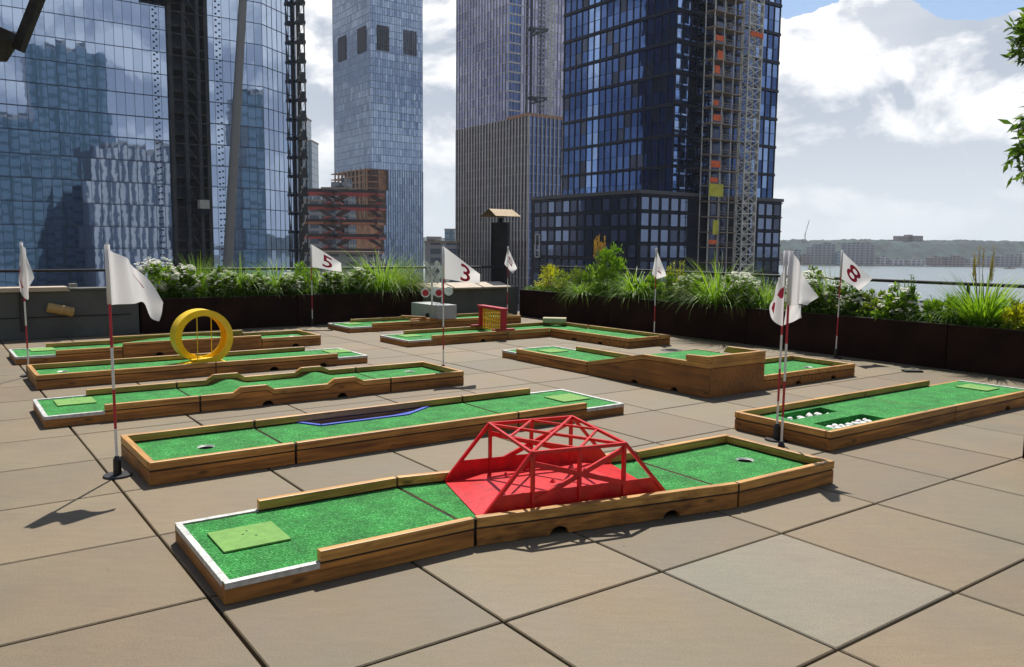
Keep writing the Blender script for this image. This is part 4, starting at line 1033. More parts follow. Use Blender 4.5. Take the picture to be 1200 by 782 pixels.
child(mk('glass_curtain_wall',g,'glass_b1')); child(mk('mullions',mu,'mull_b1'))
bm=BM(); e_=(A1[0]+12*math.cos(R(72)),A1[1]+12*math.sin(R(72)))
body(bm,[pt(A1,-LL_,.4),pt(A1,-sL-.1,.4),pt(A1,-sL-.1,6),pt(A1,-sR+.1,6),pt(A1,-sR+.1,.4),pt(A1,-.3,.4),pt(e_,-.3,.3),pt(e_,-6,30),pt(A1,-LL_,45)],GZ,149.5)
child(mk('tower_core',bm,'mull_b1'))
bm=BM(); b2=BM()
W_=sL-sR
for z in range(-22,150,4):
    c=pt(A1,-sR-W_/2,2.5); box(bm,(c[0],c[1],z),(W_-.4,5,.35),R(GA))
for f_ in (0,.24,.62,1.0):
    c=pt(A1,-sR-W_*f_*.98-.05,-.5); box(b2,(c[0],c[1],63),(.7,.7,174),R(GA))
for k in range(43):
    z=GZ+k*4.02
    a=pt(A1,-sR-W_*.24,-.6); b_=pt(A1,-sR-W_*.62,-.6); bar(b2,(a[0],a[1],z),(b_[0],b_[1],z+4.02*(1 if k%2 else -0)+ (0 if k%2 else 4.0)),.22)
    a=pt(A1,-sR,-.7); b_=pt(A1,-sL,-.7); bar(b2,(a[0],a[1],z),(b_[0],b_[1],z),.2)
child(mk('recess_floors',bm,'scaf')); child(mk('scaffold_masts',b2,'lattice' if False else 'scaf'))
bm=BM()
for f_ in (.26,.60,-.36,1.35):
    for k in range(150):
        z=GZ+k*1.16; c=pt(A1,-sR-W_*f_,-1.1); box(bm,(c[0],c[1],z),(.34,.2,.30),R(GA))
child(mk('mast_brackets',bm,'mull_b1'))
# hoist cars on the recess
for (px,py,w_,h_,lab) in ((201,3,4.6,2.6,'pale construction hoist car at the top of the dark recess'),(235,244,1.8,2.4,'small pale hoist car low in the dark recess')):
    s=onface(px); c=pt(A1,-s,-2.2); z=1.52+(286-py)/959*c[1]
    tt=thing('hoist_car',lab,'hoist car',(c[0],c[1],z-h_/2),R(GA),'hoist cars on the mirror tower')
    bm=BM(); box(bm,(0,0,h_*.65),(w_,1.6,h_*.7)); mk('cabin',bm,simple('cream_panel_%d'%px,(.5,.46,.36),.6),tt)
    bm=BM(); box(bm,(-w_*.15,0,h_*.1),(w_*1.35,1.9,h_*.42)); mk('underframe',bm,'pod_b4',tt)
# external hoist column at the right edge of tower 1
hx=Vector((e_[0]+1.1,e_[1]-.5,0))
tt=thing('construction_hoist','dark scaffold column with stacked platforms on the right edge of the mirror tower','scaffolding',(hx.x,hx.y,GZ),R(20)); tt.scale=(.66,.66,1)
bm=BM()
for x,y in ((-1,-1),(1.3,-1),(1.3,1),(-1,1)): box(bm,(x,y,87),(.22,.22,174))
mk('masts',bm,'scaf',tt)
bm=BM()
for k in range(44): box(bm,(.2,0,k*4.0),(3.0,2.6,.6)); box(bm,(.5,-1.1,k*4.0+1.0),(1.9,.1,1.5))
box(bm,(-.4,.6,87),(1.1,1.1,174))
mk('platforms',bm,'scaf',tt)
bm=BM()
for k in range(44): bar(bm,(-1,-1,k*4.),(1.3,-1,k*4+4.),.16); box(bm,(-.2,-1.1,k*4+1.6),(.6,.1,.6))
mk('braces',bm,'lattice',tt)
# leaning boom in front of tower 1
a_=Vector(((294-600)/965*150,150,1.52+(285+30)/959*150)); b_=Vector(((262-600)/965*150,150,-8))
bm=BM(); d_=a_-b_; cyl(bm,b_-d_*.25,a_+d_*.3,.95,.62,seg=14); o=mk('crane_boom',bm,'steel_grey'); tag(o,'long grey leaning crane boom in front of the mirror tower','crane boom')

# --- tower 2, tapering pale blue tower
C2=(-83.8,490)
t=thing('tapered_glass_tower','pale blue glass tower with louvred vents and a brown unfinished base corner','skyscraper',(C2[0],C2[1],GZ))
zc=1.52+(287-200)/959*490
g=BM(); mu=BM()
CL=pt(C2,0,53)
facade(g,mu,CL,GA-90,53,zc,190,1.6,4.2,.5,.12,.12,.3,.1)
facade(g,mu,C2,GA,34.6,zc,190,1.6,4.2,.5,.12,.12,.3,.1)
def sk(s,z):  # lower part: glass starts on a slanted edge
    f_=(zc-z)/(zc-GZ); edge=11.5-f_*6 
    return s<edge-.8
facade(g,mu,C2,GA,34.6,GZ,zc,1.6,4.2,.5,.35,.25,.12,.05,skip=sk)
child(mk('glass_curtain_wall',g,'glass_b2')); child(mk('mullions',mu,'mull_b2'))
bm=BM(); body(bm,[pt(C2,.4,.4),pt(C2,34.2,.4),pt(C2,34.2,53),pt(C2,.4,52.5)],zc+.3,189.5); body(bm,[pt(C2,12.5,.6),pt(C2,34.2,.6),pt(C2,34.2,53),pt(C2,12.5,52.5)],GZ,zc+.2)
child(mk('tower_core',bm,'mull_b2'))
bm=BM()
for a_,zt in ((0,0),): pass
zv0=1.52+(287-66)/959*490; zv1=1.52+(287-38)/959*490
for s0,s1 in ((4.5,11.5),(22,30)):
    for k in range(7):
        s=s0+(s1-s0)*k/6; c=pt(C2,s,-.35); box(bm,(c[0],c[1],(zv0+zv1)/2),(.62,.3,zv1-zv0),R(GA))
for b0_,b1__ in ((6,16),(34,44)):
    for k in range(8):
        s=b0_+(b1__-b0_)*k/7; c=pt(C2,-.35,s); box(bm,(c[0],c[1],(zv0+zv1)/2-6*(b0_>20)*.0),(.3,1.1,zv1-zv0),R(GA))
child(mk('vent_louvres',bm,'pod_b4'))
bm=BM()
zb=zc
for k in range(8):
    z=zc-k*3.6-.3
    c=pt(C2,3.2,26); box(bm,(c[0],c[1],z),(13.5 if k<4 else 10,50,.55),R(GA))
for s in range(0,50,5):
    for q in (-2.8,5.5):
        c=pt(C2,q,.8+s); box(bm,(c[0],c[1],zc-14),(.8,.8,28),R(GA))
c=pt(C2,9,26); box(bm,(c[0],c[1],zc-35),(6,48,70),R(GA))
child(mk('unfinished_floors',bm,'concrete_brown'))
bm=BM()
for s in range(2,50,6):
    c=pt(C2,-3.6,s); box(bm,(c[0],c[1],zc-14),(.5,.5,30),R(GA))
child(mk('formwork_posts',bm,'coping'))

# --- tower 3 with setback
C3=(-2.6,365)
t=thing('setback_fin_tower','grey-violet tower with pale vertical fins and a wider lower block','skyscraper',(C3[0],C3[1],GZ))
C3b=pt(C3,0,-15.1); zs_=1.52+(288-139)/959*353
g=BM(); mu=BM()
facade(g,mu,pt(C3,0,42.4),GA-90,42.4,zs_,150,2.3,4.0,.3,.26,.30,.28,.08,mmi=0)
facade(g,mu,C3,GA,6.5,zs_,150,1.6,4.0,.4,.2,.2,.7,.2,gmi=1)
facade(g,mu,pt(C3,6.5,0),GA,32,zs_,150,1.9,4.0,.4,.3,.3,.3,.12)
def lowpick(i,j): return 0
facade(g,mu,pt(C3,0,42.4),GA-90,57.5,GZ,zs_,2.3,4.0,.4,.55,.40,.12,.08,gmi=2,mmi=1)
facade(g,mu,C3b,GA,36,GZ,zs_,2.3,4.0,.4,.42,.6,.2,.08,gmi=1,mmi=0)
child(mk('glass_curtain_wall',g,['glass_b3','glass_b4','glass_dim'])); child(mk('facade_fins',mu,['fin_b3','fin_b3low']))
bm=BM(); body(bm,[pt(C3,.4,.3),pt(C3,38,.3),pt(C3,38,42.2),pt(C3,.4,42.2)],zs_-.5,149.5); body(bm,[pt(C3b,.4,.4),pt(C3b,36,.4),pt(C3b,36,57.3),pt(C3b,.4,57.3)],GZ,zs_-.6)
child(mk('tower_core',bm,'mull_b4'))
bm=BM(); c=pt(C3b,18,.3); box(bm,(c[0],c[1],zs_+.3),(36.6,1.0,1.2),R(GA)); c=pt(C3b,-.2,7.5); box(bm,(c[0],c[1],zs_+.3),(1,15.5,1.2),R(GA)); child(mk('setback_parapet',bm,simple('rust_parapet',(.42,.20,.10),.8)))
# pale lattice hoist on tower 3
c=pt(C3,20.5,-2.5)
tt=thing('construction_hoist','pale lattice hoist column on the right side of the grey-violet tower','scaffolding',(c[0],c[1],zs_),R(GA))
bm=BM(); H_=95
for x,y in ((-2,-1),(2,-1),(2,1),(-2,1),(0,-1)): box(bm,(x,y,H_/2),(.3,.3,H_))
mk('masts',bm,'lattice',tt); bm=BM()
for k in range(46):
    z=k*2.05; bar(bm,(-2,-1.1,z),(2,-1.1,z+2.05),.22); bar(bm,(2,-1.1,z),(-2,-1.1,z+2.05),.22); bar(bm,(-2,-1.1,z),(2,-1.1,z),.25)
mk('braces',bm,'lattice',tt)
bm=BM()
for z in (10.5,40): bar(bm,(-10,1.5,z),(-2,-1,z),.9); bar(bm,(-8,1.5,z-2.5),(-2,-1,z-.5),.6)
mk('tie_arms',bm,'scaf',tt)
bm=BM(); box(bm,(-9.5,1.0,H_/2),(1.0,.6,H_)); mk('cable_duct',bm,'mull_b4',tt)

# --- tower 4, navy with podium
C4=(33.6,176); P4=(25.1,165); ZR=12.3
t=thing('navy_glass_tower','dark navy glass tower rising behind its black windowed podium','skyscraper',(C4[0],C4[1],GZ))
g=BM(); mu=BM()
def pk1(i,j):
    if i in (4,5): return 1  # these columns carry the reflection painted as brighter glass
    return 2 if rnd.random()<.12 else 0
def pk2(i,j):
    if i<2: return 1 if rnd.random()<.8 else 0
    if i>11 : return 1 if rnd.random()<.45 else 0
    return 2 if rnd.random()<.3 else 0
facade(g,mu,pt(C4,0,36.5),GA-90,36.5,ZR,130,2.15,3.2,.25,.24,.16,.10,.06,picker=pk1)
facade(g,mu,C4,GA,34.2,ZR,130,2.15,3.2,.25,.24,.16,.10,.06,picker=pk2)
for k in range(19):
    z=ZR+k*6.4
    c=pt(C4,-.2,18.2); box(mu,(c[0],c[1],z),(.45,37,.62),R(GA)); c=pt(C4,17,-.2); box(mu,(c[0],c[1],z),(34.6,.45,.62),R(GA))
child(mk('glass_curtain_wall',g,['glass_b4','glass_b4_reflect','glass_dim'])); child(mk('mullions',mu,'mull_b4'))
bm=BM(); body(bm,[pt(C4,.4,.3),pt(C4,34,.3),pt(C4,34,36.3),pt(C4,.4,36.3)],ZR-.2,129.5); child(mk('tower_core',bm,'mull_b4'))
bm=BM()
for k in range(36):
    z=ZR+1.6+k*3.2; c=pt(C4,8.3,-.9); box(bm,(c[0],c[1],z),(3.6,1.6,.22),R(GA)); box(bm,(c[0],c[1],z+.6),(3.6,1.55,.05),R(GA))
child(mk('balconies',bm,'mull_b4'))
t=thing('black_podium_building','low black podium building with a grid of square windows below the navy tower','building',(P4[0],P4[1],GZ))
bm=BM(); body(bm,[pt(P4,0,0),pt(P4,45.8,0),pt(P4,45.8,35.3),pt(P4,0,35.3)],GZ,ZR)
child(mk('wall',bm,'pod_b4'))
bm=BM(); 
for a,b_,L_,w_ in ((22.9,-.05,46.2,0),): c=pt(P4,a,b_); box(bm,(c[0],c[1],ZR+.25),(L_,.8,.7),R(GA))
c=pt(P4,-.05,17.6); box(bm,(c[0],c[1],ZR+.25),(.8,36,.7),R(GA))
for k in range(24): c=pt(P4,.6,1+k*1.4); box(bm,(c[0],c[1],ZR+1.0),(.08,.08,1.1),R(GA))
child(mk('roof_parapet',bm,simple('grey_parapet_cap',(.10,.095,.09),.7)))
stuffw=BM(); cnt=0
def podwin(face,s,z,w_,h_,tt_):
    global cnt
    if face=='L': c=pt(P4,-.04,s); sz=(.12,w_,h_)
    else: c=pt(P4,s,-.04); sz=(w_,.12,h_)
    if z<-2 : box(stuffw,(c[0],c[1],z),sz,R(GA),rnd.choice((0,1,1))); return
    cnt+=1
    b1=BM(); r_=R(GA)
    box(b1,(c[0],c[1],z),sz,r_,0 if rnd.random()<(.75 if face=='R' else .35) else 1); child(mk('window',b1,['glass_pod','glass_dim']))
for j in range(7):
    z=ZR-2.0-j*3.22
    for i in range(13): podwin('L',1.7+i*2.62,z,1.9,2.35,t)
    for i in range(16):
        s=1.6+i*2.83
        if 15.5<s<33.5: continue
        podwin('R',s,z,1.95,2.4,t)
child(mk('lower_windows',stuffw,['glass_pod','glass_dim']))['kind']='stuff'
bm=BM()
for j in range(8):
    z=ZR-.45-j*3.22; c=pt(P4,22.9,-.14); box(bm,(c[0],c[1],z),(45.8,.3,.30),R(GA)); c=pt(P4,-.14,17.6); box(bm,(c[0],c[1],z),(.3,35.3,.30),R(GA))
child(mk('facade_bands',bm,'mull_b4'))
c=pt(P4,-.3,32.6); bm=BM(); 
for s_ in (-.75,.75): cc=pt(c,0,s_); box(bm,(cc[0],cc[1],1.6),(.25,.2,5.2),R(GA))
for z in (-1,.6,4.2): box(bm,(c[0],c[1],z),(.25,1.5,.2),R(GA))
child(mk('framed_opening',bm,'lattice'))
# scaffold + hoist in front of podium and tower
c=pt(P4,21.5,-2.0)
tt=thing('scaffold_bay','tall scaffold bay with orange netting beside the lattice hoist of the navy tower','scaffolding',(c[0],c[1],GZ),R(GA)); H_=120
bm=BM()
for x in (-4.6,-1.6,1.6,4.4):
    for y in (-1.2,1.2): box(bm,(x,y,H_/2),(.16,.16,H_))
mk('standards',bm,'lattice',tt)
bm=BM()
for k in range(int(H_/3.2)):
    z=k*3.2; box(bm,(0,0,z),(9.6,2.8,.20)); box(bm,(1.5,-1.3,z+1.1),(6.4,.08,.10)); box(bm,(1.5,-1.3,z+.6),(6.4,.06,.08))
mk('decks',bm,'concrete',tt)
bm=BM()
for k in range(int(H_/3.2)): 
    for x in (-.4,2.9): box(bm,(x,1.3,k*3.2+1.7),(2.2,.1,2.6),0,0)
mk('openings',bm,'glass_dim',tt)
bm=BM()
for k in range(int(H_/3.2)):
    if rnd.random()<.55: box(bm,(-3.3+rnd.uniform(-.4,.6),-1.36,k*3.2+rnd.uniform(.8,1.3)),(rnd.uniform(1.4,3.0),.07,rnd.uniform(.9,1.9)))
mk('orange_netting',bm,'orange_net',tt)
bm=BM(); box(bm,(-2.6,-1.38,37.5),(4.4,.1,2.6)); box(bm,(-2.4,-1.4,29.8),(1.7,.1,3.0)); mk('yellow_panels',bm,'yellow_net',tt)
c=pt(P4,29.5,-2.6)
tt=thing('lattice_hoist','pale steel lattice hoist tower climbing the front of the navy tower','hoist tower',(c[0],c[1],GZ),R(GA))
bm=BM()
for x in (-2.2,2.2):
    for y in (-1,1): box(bm,(x,y,H_/2),(.3,.3,H_))
box(bm,(3.1,0,H_/2),(.5,.5,H_)); mk('masts',bm,'lattice',tt)
bm=BM()
for k in range(int(H_/2.2)):
    z=k*2.2
    for y in (-1.05,1.05): bar(bm,(-2.2,y,z),(2.2,y,z),.22); bar(bm,(-2.2,y,z),(0,y,z+1.1),.15); bar(bm,(0,y,z+1.1),(2.2,y,z),.15); bar(bm,(-2.2,y,z+2.2),(0,y,z+1.1),.15); bar(bm,(0,y,z+1.1),(2.2,y,z+2.2),.15)
mk('lattice_bracing',bm,'lattice',tt)
bm=BM(); box(bm,(0,-1.3,70.5),(4.0,.2,1.0)); mk('orange_gate',bm,'orange_net',tt)

# --- honeycomb stair structure
VC=Vector(((392-600)/965*300,300,GZ))
t=thing('honeycomb_stair_structure','copper-red honeycomb of crossing public stairs between the two glass towers','stair structure',(VC.x,VC.y,GZ),R(8))
def seg_(mat,name,p,q,w,h): b_=BM(); bar(b_,p,q,w,h); return mk(name,b_,mat,t)
for ci,cx in enumerate((-9.4,8.6)):
    for k in range(9):
        z=1.5+k*5.25; w_=5.0+.10*k+(.5 if k%2 else 0); d_=4.2; P_=[(-w_-2.4,0),(-w_,-d_),(w_,-d_),(w_+2.4,0),(w_,d_),(-w_,d_)]
        b_=BM(); b2=BM()
        for m_ in range(6):
            a,c=P_[m_],P_[(m_+1)%6]; bar(b_,(cx+a[0],a[1],z),(cx+c[0],c[1],z),2.6,.75)
            f_=1.22; bar(b2,(cx+a[0]*1.16,a[1]*f_,z+.85),(cx+c[0]*1.16,c[1]*f_,z+.85),.15,1.25)
        mk('stair_terrace',b_,'copper' if k%3 else 'copper_orange',t); mk('balustrade',b2,'copper_dark',t)
        for sx in ((-1,1) if k<8 else ()):
            for yy in (-d_,d_):
                seg_('copper','stair_flight',(cx+sx*(w_-3.4),yy,z+.2),(cx+sx*(w_+2.2),yy*.7,z+2.6),1.9,.45)
                seg_('copper_dark','stair_flight',(cx+sx*(w_+2.2),yy*.7,z+2.6),(cx+sx*(w_-2.0),yy,z+5.2),1.9,.9)
for k in range(9):
    z=1.5+k*5.25; seg_('copper_dark','bridge_flight',(-3,6,z),(3,6,z+5.0*(1 if k%2 else -1)*.5),2.0,.9)
# --- smaller buildings
def blockb(name,label,px0,px1,ytop,Y,mat,D=20,ang=GA,hor=None,steps=(),cat='building',group=None,zb=GZ,roofmat='concrete'):
    X0=(px0-600)/965*Y; X1=(px1-600)/965*Y; z=1.52+((hor or (288+ (px0-600)*.0098))-ytop)/959*Y
    w_=X1-X0; t_=thing(name,label,cat,((X0+X1)/2,Y,zb),0,group)
    bm=BM(); box(bm,(0,D/2,(z-zb)/2),(w_,D,z-zb)); o=mk('wall',bm,mat,t_)
    bm=BM(); box(bm,(0,D/2,z-zb+.3),(w_+.8,D+.8,.9)); mk('roof',bm,roofmat,t_)
    for (a,b_,h_) in steps: bm=BM(); box(bm,(w_*(a+b_)/2,D/2,z-zb+h_/2+.7),(w_*(b_-a),D*.7,h_)); mk('roof_house',bm,mat,t_)
    return t_
blockb('apartment_tower','slender teal glass tower with balconies far behind the honeycomb stairs',340,358,141,600,'far_glass',20,steps=((.1,.3,3),))
blockb('apartment_tower','lower stepped wing right of the slender teal tower',358.5,366,168,598,'far_glass',20)
blockb('office_block','small dark block beside the foot of the teal tower',366.5,376,223,560,'far_glass',15)
blockb('office_block','grey stone building behind the middle of the honeycomb stairs',377,408,222,430,'far_grey',20,steps=((-.2,.1,3),(.2,.4,5)))
blockb('office_block','low grey brick building behind the left of the honeycomb stairs',338,376,236,420,'far_grey',20)
blockb('office_block','grey concrete deck building low in the gap between the towers',497,534,284,360,'far_grey',20,steps=((-.45,-.15,1.2),))
blockb('office_block','small blue glazed block on the skyline in the gap between the towers',520,532,269,700,'far_glass',20)
blockb('office_block','distant low tan block at the left of the gap between the towers',499,514,278,760,'far_brick',20)
blockb('office_block','long low grey building at the foot of the honeycomb stairs',300,440,296,262,'far_grey',8)
# stand-in buildings added behind the viewer for the mirror glass to reflect
for k,(vx,vy,w_,d_,h_,mat) in enumerate(((142,-84,34,30,96,'far_glass'),(139,-40,44,26,46,'stripes'),(118,-95,24,24,60,'far_glass'),(158,18,20,24,72,'far_glass'),(178,44,26,20,64,'far_grey'),(-110,-30,50,50,80,'far_brick'),(-90,40,30,30,60,'far_grey'),(40,-130,60,30,70,'far_grey'),(-30,-120,50,30,95,'far_glass'))):
    t_=thing('office_block','city block %s, stand-in added behind the viewpoint for mirror reflections'%('teal tower','pale fin building','brick tower','narrow teal tower','grey tower','large brick block','grey block on the left','wide grey block','tall teal slab')[k].strip(),'building',(vx,vy,GZ),R(GA))
    bm=BM(); box(bm,(0,0,(h_-GZ)/2),(w_,d_,h_-GZ)); mk('wall',bm,mat,t_)
    bm=BM(); box(bm,(0,0,h_-GZ+1),(w_*.6,d_*.6,4)); mk('roof',bm,'far_grey',t_)

# ------------------------------------------------------------------ ground, river, far shore
m,nt,b=newmat('river_water'); b.inputs['Base Color'].default_value=(.13,.16,.16,1); b.inputs['Roughness'].default_value=.28
tc=N(nt,'ShaderNodeTexCoord'); n1=N(nt,'ShaderNodeTexNoise'); n1.inputs['Scale'].default_value=.22; n1.inputs['Detail'].default_value=6
nt.links.new(tc.outputs['Object'],n1.inputs['Vector']); bp=N(nt,'ShaderNodeBump'); bp.inputs['Strength'].default_value=1; bp.inputs['Distance'].default_value=.8
nt.links.new(n1.outputs['Fac'],bp.inputs['Height']); nt.links.new(bp.outputs[0],b.inputs['Normal']); M['river']=m
M['city_ground']=simple('city_asphalt',(.09,.09,.088),.9,0,.3,.03)
def sheet(name,pts,z,mat,lab=None):
    bm=BM(); bm.faces.new([bm.verts.new((x,y,z)) for x,y in pts]); o=mk(name,bm,mat); o['kind']='structure'; return o
sheet('ground',[(-9000,-9000),(9000,-9000),(9000,9000),(-9000,9000)],-26.0,'city_ground')
sheet('river',[(-3000,1250),(120,560),(330,250),(700,-900),(4500,-900),(4500,1150),(1500,1330),(300,1290),(-3000,1700)],-24.6,'river')
sheet('city_street',[(-3000,-2000),(640,-2000),(300,250),(95,545),(-3000,1235)],-24.02,'city_ground')
M['far_wood']=simple('far_hillside_trees',(.018,.040,.036),.95,0,.7,.05)
M['far_bank']=simple('far_bank_ground',(.20,.19,.16),.95,0,.3,.01)
# hills: bumpy ridge beyond the river
bm=BM(); nx=760; ny=26; rows=[]
def ridge(x):
    k=x/1500
    return 14.5+4.5*noise.noise(Vector((x*.004,3,0)))+4*noise.noise(Vector((x*.013,7,0)))+(2 if x>600 else 0)
for j in range(ny+1):
    row=[]
    for i in range(nx+1):
        x=-800+i*4.1; y=1325+j*16-.04*x*0+ (x*-.0)
        f_=min(1,j/9); zz_=-24+(ridge(x)+24)*(f_*f_*(3-2*f_))
        zz_+= (3.2*noise.noise(Vector((x*.05,y*.05,1)))+3.0*noise.noise(Vector((x*.16,y*.16,4)))+2.2*noise.noise(Vector((x*.33,y*.33,9))))*f_
        row.append(bm.verts.new((x,y,zz_)))
    rows.append(row)
for a,b_ in zip(rows,rows[1:]):
    for i in range(nx): bm.faces.new((a[i],a[i+1],b_[i+1],b_[i]))
o=mk('hills',bm,'far_wood'); o['kind']='structure'
sheet('far_bank',[(-1500,1300),(2600,1300),(2600,1420),(-1500,1420)],-23.4,'far_bank')
hb=random.Random(3)
mats=['far_brick','far_grey','far_white','far_glass']
def farb(k,px,w_,yt,Y,mat,lab):
    hor=288.3+(px-600)*.0098; X=(px-600)/965*Y; z=1.52+(hor-yt)/959*Y; wm=w_/965*Y; zb=-24 if Y<1400 else z-16
    t_=thing('far_building',lab,'building',(X,Y,zb),0,'buildings on the far shore')
    bm=BM(); box(bm,(0,8,(z-zb)/2),(wm,16,z-zb)); mk('wall',bm,mat,t_); bm=BM(); box(bm,(wm*.1,8,z-zb+1),(wm*.4,8,2.2)); mk('roof_house',bm,mat,t_)
adj={'far_brick':'brown','far_grey':'grey','far_white':'pale','far_glass':'bluish'}
defs=[(923,12,297,1318,'far_brick'),(934,7,293,1320,'far_grey'),(944,10,299,1316,'far_brick'),(953,9,290,1322,'far_grey'),(967,22,286,1325,'far_grey'),(986,12,296,1318,'far_glass'),(1001,22,285,1326,'far_grey'),(1018,14,286.5,1328,'far_grey'),(1036,9,301,1316,'far_white'),(1052,16,304,1312,'far_white'),(1073,20,304,1312,'far_white'),(1098,14,302,1314,'far_brick'),(1120,22,301,1316,'far_brick'),(1143,10,304,1312,'far_white'),(1160,12,302,1315,'far_grey'),(1182,26,300,1318,'far_grey'),(1204,12,298,1320,'far_white')]
where={923:'at the edge of the podium building, lowest on the shore',934:'just behind the crossing flags',944:'low between two grey blocks left of the crossing flags top',953:'narrow, right of the crossing flags',967:'wide slab block between the crossing flags and the flag reading 8',986:'left beside the flag reading 8',1001:'wide tall block directly above the flag reading 8',1018:'right shoulder block above the flag reading 8',1036:'small and low on the waterline right of the flag reading 8',1052:'low shed on the waterline below the hilltop building, left of two',1073:'low shed on the waterline below the hilltop building, right of two',1098:'low waterfront block left of the straw plumes',1120:'wide low waterfront block right of the hilltop building',1143:'low pier shed behind the straw plumes',1160:'waterfront block above the thick upright grass',1182:'wide waterfront block near the right edge',1204:'waterfront block cut by the right edge'}
for k,(px,w_,yt,Y,mt_) in enumerate(defs): farb(k,px,w_,yt,Y,mt_,'hazy %s far-shore building, %s'%(adj[mt_],where[px]))
top=[(925,8),(936,6),(951,7),(975,9),(990,6),(1011,9),(1030,7),(1092,10),(1106,12),(1124,14),(1150,16),(1166,10),(1190,12)]
for k,(px,w_) in enumerate(top): farb(k,px,w_,285.6+hb.uniform(-.8,1.2)+ (px-1000)*.006,1500+hb.uniform(0,40),hb.choice(mats[:3]),'tiny hazy ridge-top building, number %s along the skyline counting from the podium building'%('one two three four five six seven eight nine ten eleven twelve thirteen'.split()[k]))
# hilltop landmark
Y=1500; X=(1066-600)/965*Y; hor=288.3+466*.0098
t=thing('hilltop_building','large blocky stepped building crowning the far ridge','building',(X,Y,0))
k_=Y/959
def hb_(x0,x1,yt): 
    bm=BM(); z=1.52+(hor-yt)*k_; box(bm,(((x0+x1)/2-1066)*k_,12,(z-5)/2+2.5),((x1-x0)*k_,18,z+5)); return mk('wing',bm,'far_brick',t)
hb_(1051.5,1059,278.6); hb_(1059,1070,279.6); hb_(1064,1069,277); hb_(1070,1081,278.2); hb_(1044,1051,283)
# distant crane
t=thing('tower_crane','thin distant tower crane above the far shore left of the flag reading 8','crane',((942-600)/965*1480,1480,0))
bm=BM(); box(bm,(0,0,15),(1.2,1.2,30)); mk('mast',bm,'far_grey',t); bm=BM(); bar(bm,(-1,0,24),(6,0,52),.9); mk('jib',bm,'far_grey',t)
# boats
for (px,y_,lab) in ((1184,1180,'small white boat on the river near the right edge'),):
    X=(px-600)/965*y_; t=thing('boat',lab,'boat',(X,y_,-24.6)); bm=BM(); prism(bm,[(-7,.1),(6,.1),(9,2),(-7.5,1.8)],(0,-2,0),(1,0,0),(0,1,0),4); mk('hull',bm,'coping',t); bm=BM(); box(bm,(-1.5,0,2.9),(6,3,2)); mk('cabin',bm,'far_white',t)

# every countable piece of these parts becomes an object of its own
def split_part(o,name):
    me=o.data; bm=bmesh.new(); bm.from_mesh(me); bm.verts.ensure_lookup_table(); seen=set(); isl=[]
    for v in bm.verts:
        if v.index in seen: continue
        st=[v]; comp=set()
        while st:
            q=st.pop()
            if q.index in comp: continue
            comp.add(q.index); st+= [e.other_vert(q) for e in q.link_edges]
        seen|=comp; isl.append(comp)
    for k,comp in enumerate(isl):
        b2=bmesh.new(); mp={}
        fs={f for i in comp for f in bm.verts[i].link_faces}
        for i in comp: mp[i]=b2.verts.new(bm.verts[i].co)
        for f in sorted(fs,key=lambda f:f.index):
            nf=b2.faces.new([mp[v.index] for v in f.verts]); nf.material_index=f.material_index
        m2=bpy.data.meshes.new(name); b2.to_mesh(m2); b2.free()
        for mt_ in me.materials: m2.materials.append(mt_)
        if k==0: o.data=m2; o.name=name
        else:
            c_=o.copy(); c_.data=m2; c_.name=name; COL.objects.link(c_); c_.parent=o.parent; c_.matrix_parent_inverse=o.matrix_parent_inverse.copy()
    bm.free()
for o in list(scene.objects):
    n_=o.name.split('.')[0]
    nm={'balconies':'balcony','orange_netting':'orange_net','platforms':'platform','vent_louvres':'vent_louvre','yellow_panels':'yellow_panel','edge_brackets':'edge_bracket','tie_arms':'tie_arm','decks':'deck_level','openings':'opening','masts':'mast','standards':'standard','formwork_posts':'formwork_post','recess_floors':'recess_floor','facade_bands':'facade_band','framed_opening':'frame_bar','scaffold_legs':'leg'}.get(n_)
    if nm and o.type=='MESH' and not (n_=='masts' and len(o.data.vertices)>400): split_part(o,nm)
    if n_=='outer_edge': split_part(o,'outer_edge')
    if n_ in ('stair_tier','inner_balustrade'):
        if max(v.co.z for v in o.data.vertices)>29: split_part(o,'stair_flight' if n_=='stair_tier' else 'balustrade')
        else: o['kind']='stuff'
    if n_ in ('mast_brackets','braces','lattice_bracing','scaffold_masts'): o['kind']='stuff'
# ------------------------------------------------------------------ haze
m=bpy.data.materials.new('haze_air'); m.use_nodes=True; nt=m.node_tree; nt.nodes.clear()
o_=nt.nodes.new('ShaderNodeOutputMaterial'); v_=nt.nodes.new('ShaderNodeVolumePrincipled'); v_.inputs['Color'].default_value=(.82,.88,.97,1); v_.inputs['Density'].default_value=.00011; v_.inputs['Anisotropy'].default_value=.2
nt.links.new(v_.outputs[0],o_.inputs['Volume']); M['haze']=m
bm=BM(); box(bm,(200,700,83),(9600,4400,220)); o=mk('haze',bm,'haze'); o['kind']='stuff'

